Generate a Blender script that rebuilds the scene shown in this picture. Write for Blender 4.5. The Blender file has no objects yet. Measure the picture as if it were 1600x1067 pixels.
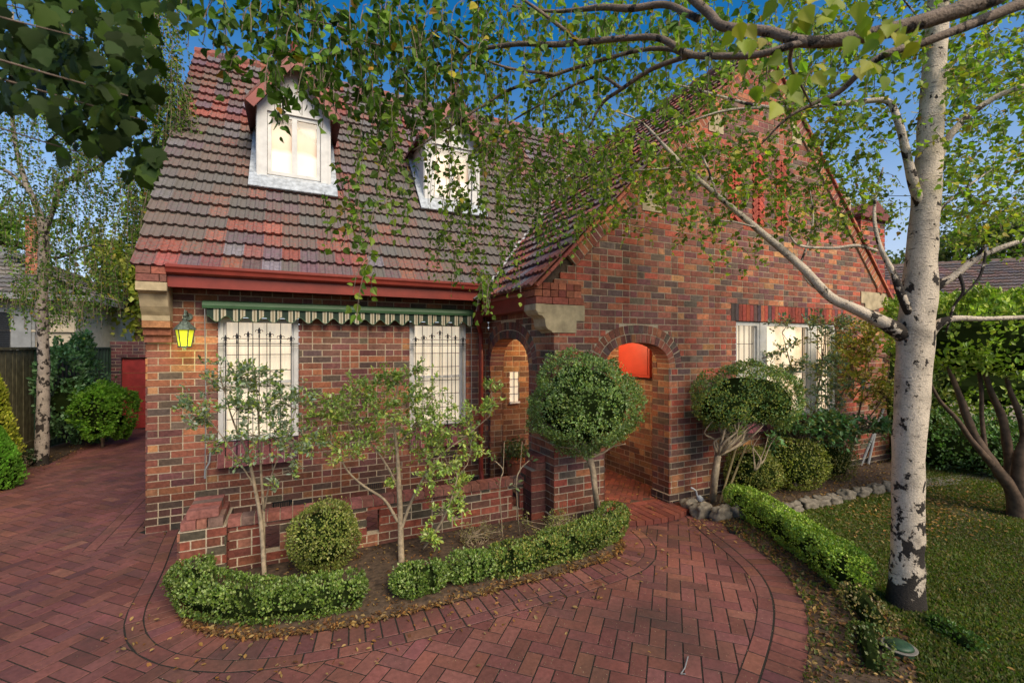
import bpy, math, random
import numpy as np
from mathutils import Vector, Matrix, noise
from math import sin, cos, pi, radians
sc = bpy.context.scene
COL = sc.collection
rnd = random.Random(7)
RG = np.random.default_rng(11)

# ------------------------------------------------------------ camera numbers
CAM = Vector((1.563, -6.693, 2.21)); FP = 711.0; HX, HY = 800.0, 540.0
RT = Vector((.9011, -.4337, 0)); FW = Vector((.4337, .9011, 0)); UP = Vector((0, 0, 1))
def D(px, py, f):
    """a point of the garden f metres ahead of the camera"""
    return CAM + (FW + RT*((px-HX)/FP) + UP*((HY-py)/FP))*f
def G(px, py, z=0.0):
    d = FW + RT*((px-HX)/FP) + UP*((HY-py)/FP)
    return CAM + d*((z-CAM.z)/d.z)

# ------------------------------------------------------------ materials
def mat(name):
    m = bpy.data.materials.new(name); m.use_nodes = True
    nt = m.node_tree; nt.nodes.clear()
    out = nt.nodes.new('ShaderNodeOutputMaterial')
    return m, nt, out
def N(nt, t, **k):
    n = nt.nodes.new('ShaderNode'+t)
    for a, v in k.items():
        if a.startswith('_'): setattr(n, a[1:], v)
        else: n.inputs[a.replace('__', ' ')].default_value = v
    return n
def L(nt, a, b): nt.links.new(a, b)
def c4(c): return (c[0], c[1], c[2], 1)
def ramp(nt, src, stops):
    r = nt.nodes.new('ShaderNodeValToRGB'); e = r.color_ramp.elements
    while len(e) < len(stops): e.new(.5)
    for i, (p, c) in enumerate(stops):
        e[i].position = p; e[i].color = c4(c) if not isinstance(c, (int, float)) else (c, c, c, 1)
    L(nt, src, r.inputs[0]); return r.outputs[0]
def mixc(nt, fac, a, b, mode='MIX'):
    m = nt.nodes.new('ShaderNodeMix'); m.data_type = 'RGBA'; m.blend_type = mode
    for i, s in ((0, fac), (6, a), (7, b)):
        if isinstance(s, (int, float)): m.inputs[i].default_value = s
        elif isinstance(s, tuple): m.inputs[i].default_value = c4(s)
        else: L(nt, s, m.inputs[i])
    return m.outputs[2]
def coords(nt, scale=(1, 1, 1), kind='Object'):
    tc = nt.nodes.new('ShaderNodeTexCoord'); mp = nt.nodes.new('ShaderNodeMapping')
    mp.inputs['Scale'].default_value = scale; L(nt, tc.outputs[kind], mp.inputs[0]); return mp.outputs[0]
def noisef(nt, scale, detail=4, co=None, rough=.55):
    n = N(nt, 'TexNoise', Scale=scale, Detail=detail, Roughness=rough)
    L(nt, co if co is not None else coords(nt), n.inputs['Vector']); return n.outputs['Fac']
def bump(nt, h, strength=.4, dist=.01):
    b = N(nt, 'Bump', Strength=strength, Distance=dist); L(nt, h, b.inputs['Height']); return b.outputs[0]
def simple(name, col, rough=.6, metal=0, nscale=12, namt=.25, bmp=.15, spec=.4):
    m, nt, out = mat(name)
    p = N(nt, 'BsdfPrincipled', Roughness=rough, Metallic=metal); p.inputs['Specular IOR Level'].default_value = spec
    f = noisef(nt, nscale, 5)
    dark = tuple(c*(1-namt) for c in col); lite = tuple(min(1, c*(1+namt)) for c in col)
    L(nt, ramp(nt, f, [(.3, dark), (.7, lite)]), p.inputs['Base Color'])
    if bmp: L(nt, bump(nt, f, bmp), p.inputs['Normal'])
    L(nt, p.outputs[0], out.inputs[0]); return m
def tinted(name, rough=.8, nscale=30, lo=.6, hi=1.3, bmp=.5, bd=.006, stain=0, spec=.25, lichen=None, lsc=9, damp=False, moss=False):
    """colour comes from the per-piece colour stored on the mesh, mottled by noise"""
    m, nt, out = mat(name)
    p = N(nt, 'BsdfPrincipled', Roughness=rough); p.inputs['Specular IOR Level'].default_value = spec
    a = N(nt, 'Attribute', _attribute_name='tint')
    f = noisef(nt, nscale, 6, rough=.65)
    c = mixc(nt, 1.0, a.outputs['Color'], ramp(nt, f, [(.25, lo), (.75, hi)]), 'MULTIPLY')
    if stain:
        f2 = noisef(nt, 1.1, 5)
        c = mixc(nt, 1.0, c, ramp(nt, f2, [(.3, 1-stain), (.65, 1.08)]), 'MULTIPLY')
    if damp:
        tc = nt.nodes.new('ShaderNodeTexCoord'); sx = N(nt, 'SeparateXYZ'); L(nt, tc.outputs['Object'], sx.inputs[0])
        ad = N(nt, 'Math', _operation='MULTIPLY_ADD'); L(nt, noisef(nt, 2.3, 5), ad.inputs[0]); ad.inputs[1].default_value = -.9; L(nt, sx.outputs[2], ad.inputs[2])
        c = mixc(nt, 1.0, c, ramp(nt, ad.outputs[0], [(.0, (.64, .63, .60)), (.35, 1.0)]), 'MULTIPLY')
        st_ = noisef(nt, 1.0, 6, coords(nt, (3.0, 3.0, .35)))
        c = mixc(nt, 1.0, c, ramp(nt, st_, [(.34, .72), (.52, 1.0)]), 'MULTIPLY')
    if moss:
        g1 = noisef(nt, .9, 6, rough=.65); c = mixc(nt, ramp(nt, g1, [(.50, 0.0), (.68, .55)]), c, (.045, .036, .028))
        g2 = noisef(nt, 140, 3); c = mixc(nt, ramp(nt, g2, [(.66, 0.0), (.72, .5)]), c, (.26, .21, .16))
    if lichen:
        f3 = noisef(nt, lsc, 8, rough=.7); f4 = noisef(nt, 70, 4)
        mm = N(nt, 'Math', _operation='MULTIPLY_ADD'); L(nt, a.outputs['Alpha'], mm.inputs[0]); mm.inputs[1].default_value = .36; L(nt, f3, mm.inputs[2])
        k = ramp(nt, mm.outputs[0], [(.60, 0.0), (.80, .85)])
        c = mixc(nt, k, c, mixc(nt, f4, tuple(x*.55 for x in lichen), tuple(x*1.25 for x in lichen)))
    L(nt, c, p.inputs['Base Color'])
    L(nt, bump(nt, f, bmp, bd), p.inputs['Normal'])
    L(nt, p.outputs[0], out.inputs[0]); return m
def foliage(name, rough=.45, trans=.35, spec=.4):
    m, nt, out = mat(name)
    a = N(nt, 'Attribute', _attribute_name='tint')
    p = N(nt, 'BsdfPrincipled', Roughness=rough); p.inputs['Specular IOR Level'].default_value = spec
    L(nt, a.outputs['Color'], p.inputs['Base Color'])
    sp_ = N(nt, 'Math', _operation='MULTIPLY_ADD'); L(nt, a.outputs['Alpha'], sp_.inputs[0]); sp_.inputs[1].default_value = -spec; sp_.inputs[2].default_value = spec; L(nt, sp_.outputs[0], p.inputs['Specular IOR Level'])
    t = N(nt, 'BsdfTranslucent')
    g = mixc(nt, 1.0, a.outputs['Color'], (1.25, 1.55, .5), 'MULTIPLY'); L(nt, g, t.inputs[0])
    ms = N(nt, 'MixShader', Fac=trans); L(nt, p.outputs[0], ms.inputs[1]); L(nt, t.outputs[0], ms.inputs[2])
    L(nt, ms.outputs[0], out.inputs[0]); return m
def bark_birch(name, dark=.0, base=(.62, .58, .52)):
    m, nt, out = mat(name)
    p = N(nt, 'BsdfPrincipled', Roughness=.75); p.inputs['Specular IOR Level'].default_value = .2
    co = coords(nt, (1, 1, 1))
    f = noisef(nt, 7, 6); fine = noisef(nt, 90, 4)
    c = ramp(nt, f, [(.3, tuple(b*.62 for b in base)), (.5, base), (.75, tuple(min(1, b*1.18) for b in base))])
    c = mixc(nt, 1.0, c, ramp(nt, fine, [(.25, .72), (.7, 1.1)]), 'MULTIPLY')
    lent = N(nt, 'TexNoise', Scale=1.0, Detail=3.0, Roughness=.6); L(nt, coords(nt, (12, 12, 75)), lent.inputs['Vector'])
    k1 = ramp(nt, lent.outputs['Fac'], [(.62, 0.0), (.67, 1.0)])
    big = N(nt, 'TexNoise', Scale=1.0, Detail=5.0, Roughness=.62); L(nt, coords(nt, (11, 11, 9)), big.inputs['Vector'])
    a = N(nt, 'Attribute', _attribute_name='tint')   # red channel: how rough and black the bark is here
    ad = N(nt, 'Math', _operation='MULTIPLY_ADD'); L(nt, a.outputs['Fac'], ad.inputs[0]); ad.inputs[1].default_value = .34; L(nt, big.outputs['Fac'], ad.inputs[2])
    k2 = ramp(nt, ad.outputs[0], [(.645, 0.0), (.675, 1.0)])
    c = mixc(nt, k1, c, (.10, .085, .07))
    fk = N(nt, 'TexNoise', Scale=1.0, Detail=6.0, Roughness=.7); L(nt, coords(nt, (38, 38, 22)), fk.inputs['Vector']); c = mixc(nt, ramp(nt, fk.outputs['Fac'], [(.60, 0.0), (.67, .8)]), c, (.13, .10, .08))
    bl = mixc(nt, fine, (.008, .007, .006), (.06, .048, .04))
    c = mixc(nt, k2, c, bl)
    L(nt, c, p.inputs['Base Color'])
    mx = N(nt, 'Math', _operation='SUBTRACT'); L(nt, fine, mx.inputs[0]); L(nt, k2, mx.inputs[1])
    L(nt, bump(nt, mx.outputs[0], .7, .012), p.inputs['Normal'])
    L(nt, p.outputs[0], out.inputs[0]); return m

M = {}
M['brick'] = tinted('face_brick', .85, 26, .5, 1.4, .7, .004, stain=.25, damp=True)
M['paver'] = tinted('clay_paver', .62, 26, .66, 1.25, .6, .003, stain=.35, spec=.35, moss=True)
M['tile'] = tinted('roof_tile', .72, 24, .55, 1.35, .7, .006, lichen=(.15, .142, .122), lsc=30)
M['stone'] = simple('sandstone', (.42, .33, .20), .85, 0, 9, .3, .4)
M['rock'] = simple('garden_rock', (.165, .14, .108), .9, 0, 14, .5, 1.0)
def mortar_mat():
    m, nt, out = mat('mortar'); p = N(nt, 'BsdfPrincipled', Roughness=.95)
    f = noisef(nt, 60, 4); g = noisef(nt, 1.3, 4)
    c = ramp(nt, f, [(.3, (.36, .28, .19)), (.7, (.60, .49, .35))])
    L(nt, mixc(nt, 1.0, c, ramp(nt, g, [(.3, .65), (.65, 1.05)]), 'MULTIPLY'), p.inputs['Base Color'])
    L(nt, bump(nt, f, .5, .004), p.inputs['Normal']); L(nt, p.outputs[0], out.inputs[0]); return m
M['mortar'] = mortar_mat()
M['redpaint'] = simple('red_paint', (.22, .033, .022), .42, 0, 5, .18, .06)
M['panelred'] = simple('bright_red_panel', (.42, .045, .025), .45, 0, 5, .12, .05)
M['redpaint2'] = simple('faded_red_paint', (.38, .040, .036), .5, 0, 6, .25, .1)
M['white'] = simple('white_paint', (.62, .60, .57), .45, 0, 8, .12, .1)
M['lead'] = simple('lead_flashing', (.42, .45, .48), .5, .2, 14, .35, .6)
M['green_metal'] = simple('green_metal', (.045, .105, .045), .4, 0, 5, .15, .05)
M['black_iron'] = simple('black_iron', (.012, .012, .014), .5, .3, 30, .3, .1)
M['verdigris'] = simple('aged_lamp_metal', (.12, .15, .12), .6, .5, 40, .6, .4)
M['soil'] = simple('garden_soil', (.075, .048, .030), .95, 0, 18, .6, 1.0)
M['joint'] = simple('paving_joint', (.020, .017, .012), .95, 0, 120, .9, .8)
M['timber'] = simple('fence_timber', (.14, .12, .065), .8, 0, 9, .4, .4)
M['dgreen_fence'] = simple('green_fence_steel', (.035, .075, .05), .45, 0, 4, .15, .05)
M['cream'] = simple('cream_render', (.46, .39, .29), .85, 0, 6, .12, .2)  # colour lowered so the shade on the left neighbour's wall is painted in
M['grey'] = simple('grey_paint', (.22, .225, .23), .5, 0, 6, .2, .1)
M['concrete'] = simple('concrete', (.17, .155, .13), .9, 0, 12, .35, .6)
M['twig'] = simple('twig_bark', (.085, .055, .038), .8, 0, 30, .4, .4)
M['stem'] = simple('pale_stem_bark', (.30, .23, .15), .8, 0, 22, .4, .6)
M['brownstem'] = simple('brown_stem_bark', (.095, .06, .038), .8, 0, 12, .5, .8)
M['darkstem'] = simple('dark_branch_bark', (.16, .115, .085), .8, 0, 24, .5, .8)
M['leaf'] = foliage('leaf', .5, .42, .3)
M['gloss_leaf'] = foliage('glossy_leaf', .38, .25, .38)
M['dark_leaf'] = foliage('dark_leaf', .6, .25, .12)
M['birch'] = bark_birch('birch_bark', base=(.60, .50, .385))
M['birch2'] = bark_birch('rough_birch_bark', base=(.36, .30, .25))
M['limb'] = bark_birch('limb_bark', base=(.21, .155, .115))
M['bamboo'] = simple('weathered_stake', (.22, .17, .08), .7, 0, 20, .3, .3)
M['terracotta'] = simple('terracotta', (.33, .11, .05), .8, 0, 14, .2, .3)
M['plastic_white'] = simple('white_plastic', (.7, .7, .68), .4, 0, 8, .08, 0)
M['plastic_green'] = simple('green_plastic', (.025, .06, .028), .45, 0, 20, .4, .1)
M['wire'] = simple('cable_black', (.015, .015, .015), .6, 0, 8, .1, 0)
M['ceiling'] = simple('porch_ceiling', (.55, .5, .42), .8, 0, 6, .1, .1)
def emis(name, col, st, nscale=3, stops=None, vert=None):
    m, nt, out = mat(name)
    p = N(nt, 'BsdfPrincipled', Roughness=.8); p.inputs['Base Color'].default_value = c4(tuple(c*.7 for c in col))
    f = noisef(nt, nscale, 3, coords(nt, (1, 1, .6)))
    c = ramp(nt, f, stops or [(.3, tuple(x*.78 for x in col)), (.7, col)])
    if vert:
        tc = nt.nodes.new('ShaderNodeTexCoord'); sx = N(nt, 'SeparateXYZ'); L(nt, tc.outputs['Object'], sx.inputs[0]); ad = N(nt, 'Math', _operation='MULTIPLY_ADD'); L(nt, f, ad.inputs[0]); ad.inputs[1].default_value = .22; L(nt, sx.outputs[2], ad.inputs[2])
        mr = N(nt, 'MapRange'); mr.inputs[1].default_value = vert[0]; mr.inputs[2].default_value = vert[1]; L(nt, ad.outputs[0], mr.inputs[0])
        c = mixc(nt, 1.0, c, ramp(nt, mr.outputs[0], vert[2]), 'MULTIPLY')
    L(nt, c, p.inputs['Emission Color']); p.inputs['Emission Strength'].default_value = st
    L(nt, p.outputs[0], out.inputs[0]); return m
M['blind'] = emis('lit_blind', (1.0, .86, .66), .62, 3, None, (1.0, 2.7, [(.0, .82), (.3, .95), (.55, .8), (.8, 1.0)]))
M['blind_hot'] = emis('lit_room', (1.0, .78, .52), 1.1, 2.2, [(.3, (.62, .40, .22)), (.55, (1, .84, .62))])
M['lampglass'] = emis('lamp_glass', (.9, .95, .04), 1.15, 3, None, (2.2, 2.42, [(.0, (.55, .5, .5)), (.45, 1.0), (.75, 1.0), (1.0, (.6, .55, .5))]))
M['attic'] = emis('attic_room', (1.0, .86, .66), .72, 2.0, [(.3, (.8, .62, .45)), (.6, (1, .9, .72))], (4.8, 5.75, [(.0, .9), (.45, 1.0), (.52, (.55, .30, .20)), (.7, (.62, .50, .42)), (.95, (.35, .33, .33))]))
def glassm():
    m, nt, out = mat('window_glass')
    t = N(nt, 'BsdfTransparent'); g = N(nt, 'BsdfGlossy', Roughness=.04); fr = N(nt, 'Fresnel', IOR=1.5)
    ms = N(nt, 'MixShader'); ge = nt.nodes.new('ShaderNodeNewGeometry'); iv = N(nt, 'Math', _operation='SUBTRACT'); iv.inputs[0].default_value = 1; L(nt, ge.outputs['Backfacing'], iv.inputs[1]); mu = N(nt, 'Math', _operation='MULTIPLY'); L(nt, fr.outputs[0], mu.inputs[0]); L(nt, iv.outputs[0], mu.inputs[1]); L(nt, mu.outputs[0], ms.inputs[0]); L(nt, t.outputs[0], ms.inputs[1]); L(nt, g.outputs[0], ms.inputs[2])
    L(nt, ms.outputs[0], out.inputs[0]); return m
M['glass'] = glassm()
def stripem():
    m, nt, out = mat('awning_stripes'); p = N(nt, 'BsdfPrincipled', Roughness=.85)
    tc = nt.nodes.new('ShaderNodeTexCoord'); sx = N(nt, 'SeparateXYZ'); L(nt, tc.outputs['Object'], sx.inputs[0])
    mu = N(nt, 'Math', _operation='MULTIPLY'); L(nt, sx.outputs[0], mu.inputs[0]); mu.inputs[1].default_value = 1/.205
    fr = N(nt, 'Math', _operation='FRACT'); L(nt, mu.outputs[0], fr.inputs[0])
    r = nt.nodes.new('ShaderNodeValToRGB'); r.color_ramp.interpolation = 'CONSTANT'; e = r.color_ramp.elements
    gr, cr, tn = (.014, .032, .02), (.46, .41, .30), (.22, .18, .11)
    st = [(0, gr), (.36, cr), (.46, tn), (.54, cr), (.62, gr), (.74, cr), (.82, tn), (.90, cr)]
    while len(e) < len(st): e.new(.5)
    for i, (q, c) in enumerate(st): e[i].position = q; e[i].color = c4(c)
    L(nt, fr.outputs[0], r.inputs[0]); L(nt, r.outputs[0], p.inputs['Base Color']); L(nt, p.outputs[0], out.inputs[0]); return m
M['stripe'] = stripem()
def lawnm():
    m, nt, out = mat('lawn_turf'); p = N(nt, 'BsdfPrincipled', Roughness=.95)
    f = noisef(nt, 2.2, 6); g = noisef(nt, 60, 4)
    c = mixc(nt, f, (.045, .055, .018), (.085, .075, .030)); c = mixc(nt, 1.0, c, ramp(nt, g, [(.3, .5), (.7, 1.3)]), 'MULTIPLY')
    L(nt, c, p.inputs['Base Color']); L(nt, bump(nt, g, .8, .02), p.inputs['Normal']); L(nt, p.outputs[0], out.inputs[0]); return m
M['lawn'] = lawnm()

# ------------------------------------------------------------ mesh building
def link(o, parent=None):
    COL.objects.link(o)
    if parent is not None:
        o.parent = parent
        w = parent.matrix_world if parent.parent is None else parent.matrix_world
        o.matrix_parent_inverse = Matrix.Translation(-WORLD[parent.name])
    WORLD[o.name] = o.location.copy() if parent is None else WLOC(o)
    return o
WORLD = {}
def WLOC(o): return o.location.copy()
def tag(o, label=None, cat=None, group=None, kind=None):
    if label: o['label'] = label
    if cat: o['category'] = cat
    if group: o['group'] = group
    if kind: o['kind'] = kind
    return o
def thing(name, label, cat, loc, group=None):
    o = bpy.data.objects.new(name, None); o.empty_display_size = .2; o.location = Vector(loc)
    link(o); return tag(o, label, cat, group)

class MB:
    def __init__(s): s.v = []; s.f = []; s.c = []; s.n = 0
    def add(s, vs, fs, col=(1, 1, 1, 0)):
        vs = np.asarray(vs, dtype=np.float32).reshape(-1, 3)
        s.v.append(vs)
        for f in fs: s.f.append(tuple(i+s.n for i in f))
        col = tuple(col)+(0,) if len(col) == 3 else tuple(col)
        s.c.append(np.tile(np.array(col, dtype=np.float32), (len(vs), 1)))
        s.n += len(vs)
    def box(s, a, b, col=(1, 1, 1)):
        x0, y0, z0 = a; x1, y1, z1 = b
        s.add([(x0,y0,z0),(x1,y0,z0),(x1,y1,z0),(x0,y1,z0),(x0,y0,z1),(x1,y0,z1),(x1,y1,z1),(x0,y1,z1)],
              [(0,3,2,1),(4,5,6,7),(0,1,5,4),(1,2,6,5),(2,3,7,6),(3,0,4,7)], col)
    def obox(s, c, ax, ay, az, h, col=(1, 1, 1)):
        c = Vector(c); vs = []
        for k in (-1, 1):
            for (i, j) in ((-1,-1),(1,-1),(1,1),(-1,1)):
                vs.append(c+ax*(i*h[0])+ay*(j*h[1])+az*(k*h[2]))
        s.add(vs, [(0,3,2,1),(4,5,6,7),(0,1,5,4),(1,2,6,5),(2,3,7,6),(3,0,4,7)], col)
    def prism(s, poly, f, t, col=(1, 1, 1)):
        """poly: 2-D outline, f(u,v,w) -> xyz, t=(w0,w1)"""
        n = len(poly)
        vs = [f(u, v, t[0]) for u, v in poly]+[f(u, v, t[1]) for u, v in poly]
        fs = [tuple(range(n)), tuple(range(2*n-1, n-1, -1))]+[(i, i+n, (i+1) % n+n, (i+1) % n) for i in range(n)]
        s.add(vs, fs, col)
    def tube(s, pts, rad, n=8, col=(1, 1, 1), cap=True, wob=0):
        pts = [Vector(p) for p in pts]; m = len(pts)
        if isinstance(rad, (int, float)): rad = [rad]*m
        vs = []; fs = []; ref = None
        for i, p in enumerate(pts):
            d = (pts[min(i+1, m-1)]-pts[max(i-1, 0)])
            if d.length < 1e-6: d = Vector((0, 0, 1))
            d.normalize()
            if ref is None: ref = Vector((1, 0, 0)) if abs(d.x) < .8 else Vector((0, 1, 0))
            a = (ref-d*ref.dot(d))
            if a.length < 1e-4: a = d.orthogonal()
            a.normalize(); ref = a; b = d.cross(a)
            for k in range(n):
                t = 2*pi*k/n; r = rad[i]
                if wob: r *= 1+wob*noise.noise(p*6+Vector((cos(t), sin(t), 0))*1.3)
                vs.append(p+a*(cos(t)*r)+b*(sin(t)*r))
        for i in range(m-1):
            for k in range(n):
                k2 = (k+1) % n; fs.append((i*n+k, i*n+k2, (i+1)*n+k2, (i+1)*n+k))
        if cap: fs.append(tuple(range(n-1, -1, -1))); fs.append(tuple((m-1)*n+k for k in range(n)))
        s.add(vs, fs, col)
    def build(s, name, m, parent=None, smooth=False, loc=(0, 0, 0)):
        me = bpy.data.meshes.new(name)
        v = np.concatenate(s.v) if s.v else np.zeros((0, 3), np.float32)
        v = v-np.array(loc, dtype=np.float32)
        me.vertices.add(len(v)); me.vertices.foreach_set('co', v.ravel())
        tot = np.array([len(f) for f in s.f], dtype=np.int32)
        idx = np.fromiter((i for f in s.f for i in f), dtype=np.int32)
        me.loops.add(len(idx)); me.loops.foreach_set('vertex_index', idx)
        me.polygons.add(len(tot)); st = np.zeros(len(tot), np.int32); st[1:] = np.cumsum(tot)[:-1]
        me.polygons.foreach_set('loop_start', st); me.polygons.foreach_set('loop_total', tot)
        me.polygons.foreach_set('use_smooth', np.full(len(tot), bool(smooth)))
        me.update(calc_edges=True)
        at = me.color_attributes.new('tint', 'FLOAT_COLOR', 'POINT')
        at.data.foreach_set('color', np.concatenate(s.c).ravel())
        me.materials.append(m)
        o = bpy.data.objects.new(name, me); o.location = Vector(loc)
        link(o, parent); return o
def smooth_path(pts, k=5):
    """Catmull-Rom through tuples of any length"""
    P = [np.array(p, float) for p in pts]; P = [2*P[0]-P[1]]+P+[2*P[-1]-P[-2]]; out = []
    for i in range(1, len(P)-2):
        for j in range(k):
            t = j/k; a, b, c, d = P[i-1:i+3]
            out.append(.5*((2*b)+(c-a)*t+(2*a-5*b+4*c-d)*t*t+(3*b-a-3*c+d)*t**3))
    out.append(P[-2]); return out

# -------- leaf clouds (numpy)
LEAF = {
 'kite': (np.array([(0,0,0),(.36,.42,.08),(0,1,-.04),(-.36,.42,.08)]), [(0,1,2),(0,2,3)]),
 'birch': (np.array([(0,0,0),(.30,.10,.05),(.42,.34,.08),(.22,.66,.03),(0,1,-.10),(-.22,.66,.03),(-.42,.34,.08),(-.30,.10,.05)]), [(0,1,2,3),(0,3,4),(0,4,5),(0,5,6,7)]),
 'oval': (np.array([(0,0,0),(.22,.28,.05),(.24,.62,.03),(0,1,-.10),(-.24,.62,.03),(-.22,.28,.05)]), [(0,1,2,3),(0,3,4,5)]),
 'maple': (np.array([(0,0,0),(.20,-.05,.0),(.36,.06,.03),(.50,.16,.0),(.46,.32,.05),(.58,.54,-.03),(.42,.58,.03),(.34,.64,.03),(.24,.84,.0),(0,1.05,-.10),(-.24,.84,.0),(-.34,.64,.03),(-.42,.58,.03),(-.58,.54,-.03),(-.46,.32,.05),(-.50,.16,.0),(-.36,.06,.03),(-.20,-.05,.0),(0,.4,.0)]),
   [(18,0,1,2),(18,2,3,4),(18,4,5,6),(18,6,7,8),(18,8,9),(18,9,10),(18,10,11,12),(18,12,13,14),(18,14,15,16),(18,16,17,0)]),
}
def leaves(name, pos, dirs, nrm, size, cols, m, parent, shape='kite', extra=None, loc=(0, 0, 0), bend=0):
    pos = np.asarray(pos, float); n = len(pos)
    t, fs = LEAF[shape]; k = len(t)
    d = np.asarray(dirs, float); d /= np.linalg.norm(d, axis=1, keepdims=True)+1e-9
    nn = np.asarray(nrm, float); sx = np.cross(d, nn); sx /= np.linalg.norm(sx, axis=1, keepdims=True)+1e-9
    nn = np.cross(sx, d); size = np.broadcast_to(np.asarray(size, float), (n,))
    V = (pos[:, None, :]+size[:, None, None]*(t[None, :, 0, None]*sx[:, None, :]+t[None, :, 1, None]*d[:, None, :]+t[None, :, 2, None]*nn[:, None, :]))
    V = V.reshape(-1, 3)
    C = np.zeros((n, k, 4)); C[:, :, :3] = np.asarray(cols)[:, None, :3]; C = C.reshape(-1, 4)
    fl = []; tot = []
    base = (np.arange(n)*k)[:, None]
    for f in fs: fl.append(base+np.array(f)[None, :])
    idx = np.concatenate([f.ravel() for f in fl]); tot = np.concatenate([np.full(n, len(f), np.int32) for f in fs])
    if extra is not None and extra.n:
        ev = np.concatenate(extra.v); ec = np.concatenate(extra.c); o0 = len(V)
        V = np.concatenate([V, ev]); C = np.concatenate([C, ec])
        idx = np.concatenate([idx, np.fromiter((i+o0 for f in extra.f for i in f), dtype=np.int64)])
        tot = np.concatenate([tot, np.array([len(f) for f in extra.f], np.int32)])
    V = V-np.array(loc)
    me = bpy.data.meshes.new(name)
    me.vertices.add(len(V)); me.vertices.foreach_set('co', V.astype(np.float32).ravel())
    me.loops.add(len(idx)); me.loops.foreach_set('vertex_index', idx.astype(np.int32))
    me.polygons.add(len(tot)); st = np.zeros(len(tot), np.int32); st[1:] = np.cumsum(tot)[:-1]
    me.polygons.foreach_set('loop_start', st); me.polygons.foreach_set('loop_total', tot.astype(np.int32))
    me.polygons.foreach_set('use_smooth', np.zeros(len(tot), bool))
    me.update(calc_edges=True)
    at = me.color_attributes.new('tint', 'FLOAT_COLOR', 'POINT'); at.data.foreach_set('color', C.astype(np.float32).ravel())
    me.materials.append(m); o = bpy.data.objects.new(name, me); o.location = Vector(loc); link(o, parent); return o
def pick(cols, n, jit=.25):
    cols = np.array(cols, float)*1.22; c = cols[RG.integers(0, len(cols), n)]
    return np.clip(c*(1+RG.uniform(-jit, jit, (n, 1)))*(1+RG.uniform(-.08, .08, (n, 3))), 0, 1)
def rdir(n):
    v = RG.normal(size=(n, 3)); return v/np.linalg.norm(v, axis=1, keepdims=True)
SUN_E, SUN_A, SUN_ST, SUN_W = 42, 168, 5.0, 42
SKY_ST, SKY_SAT = .15, 1.45
HAZE = (4.6, 5.1, 6.5)
# ============================================================ HOUSE
BRK = 1.52
BP = [((.205,.074,.046),26),((.165,.062,.042),20),((.125,.062,.048),18),((.090,.058,.048),9),((.26,.098,.050),11),((.125,.050,.046),12),((.29,.135,.065),6),((.10,.075,.055),5)]
BPR = [((.27,.055,.035),30),((.20,.045,.036),20),((.09,.048,.045),10),((.30,.09,.045),15),((.12,.05,.05),10),((.07,.05,.05),6)]
def bcol(r, pal=BP):
    tot = sum(w for _, w in pal); x = r.random()*tot
    for c, w in pal:
        x -= w
        if x <= 0: break
    k = r.uniform(.8, 1.2)*BRK; return (c[0]*k, c[1]*k*r.uniform(.93, 1.07), c[2]*k*r.uniform(.9, 1.1))
CH = .086
def brick_wall(name, org, u, n, z0, z1, solid, thick, parent, seed=1, pal=BP, proud=0.0, off=0.0, slab=True):
    r = random.Random(seed); ux, uy = u; nx, ny = n; ox, oy = org
    B = MB(); S = MB()
    def P(a, w, z): return (ox+ux*a+nx*w, oy+uy*a+ny*w, z)
    def bx(mb, a, b, za, zb, w0, w1, c):
        mb.add([P(a,w0,za),P(b,w0,za),P(b,w0,zb),P(a,w0,zb),P(a,w1,za),P(b,w1,za),P(b,w1,zb),P(a,w1,zb)],
               [(0,1,2,3),(7,6,5,4),(0,4,5,1),(1,5,6,2),(2,6,7,3),(3,7,4,0)], c)
    k = 0; z = z0
    while z < z1-.01:
        zt = min(z+CH, z1); zm = (z+zt)/2
        for (a, b) in solid(zm):
            if b-a < .02: continue
            if slab: bx(S, a+.014, b-.014, z, zt, -thick, proud-.0045, (1, 1, 1))
            x = math.floor(a/.24)*.24+(.12 if k % 2 else 0)+off-.24
            while x < b:
                s, e = x, x+.24; x = e
                parts = [(s, e)]
                q = r.random()
                if q < .22: parts = [(s, s+.12), (s+.12, e)]
                for (s, e) in parts:
                    s2, e2 = max(s, a), min(e, b)
                    if e2-s2 < .03: continue
                    j = r.uniform(-.0022, .0022)
                    bx(B, s2+.0062*(s2 > a), e2-.0062*(e2 < b), z+.006+r.uniform(-.001, .001), zt-.006, proud-.02, proud+j, bcol(r, pal))
        z += CH; k += 1
    if slab: 
        S.build('mortar', M['mortar'], B.build(name, M['brick'], parent))
        return
    return B.build(name, M['brick'], parent)
def cut(iv, a, b):
    out = []
    for (s, e) in iv:
        if b <= s or a >= e: out.append((s, e)); continue
        if a > s: out.append((s, a))
        if b < e: out.append((b, e))
    return out

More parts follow.
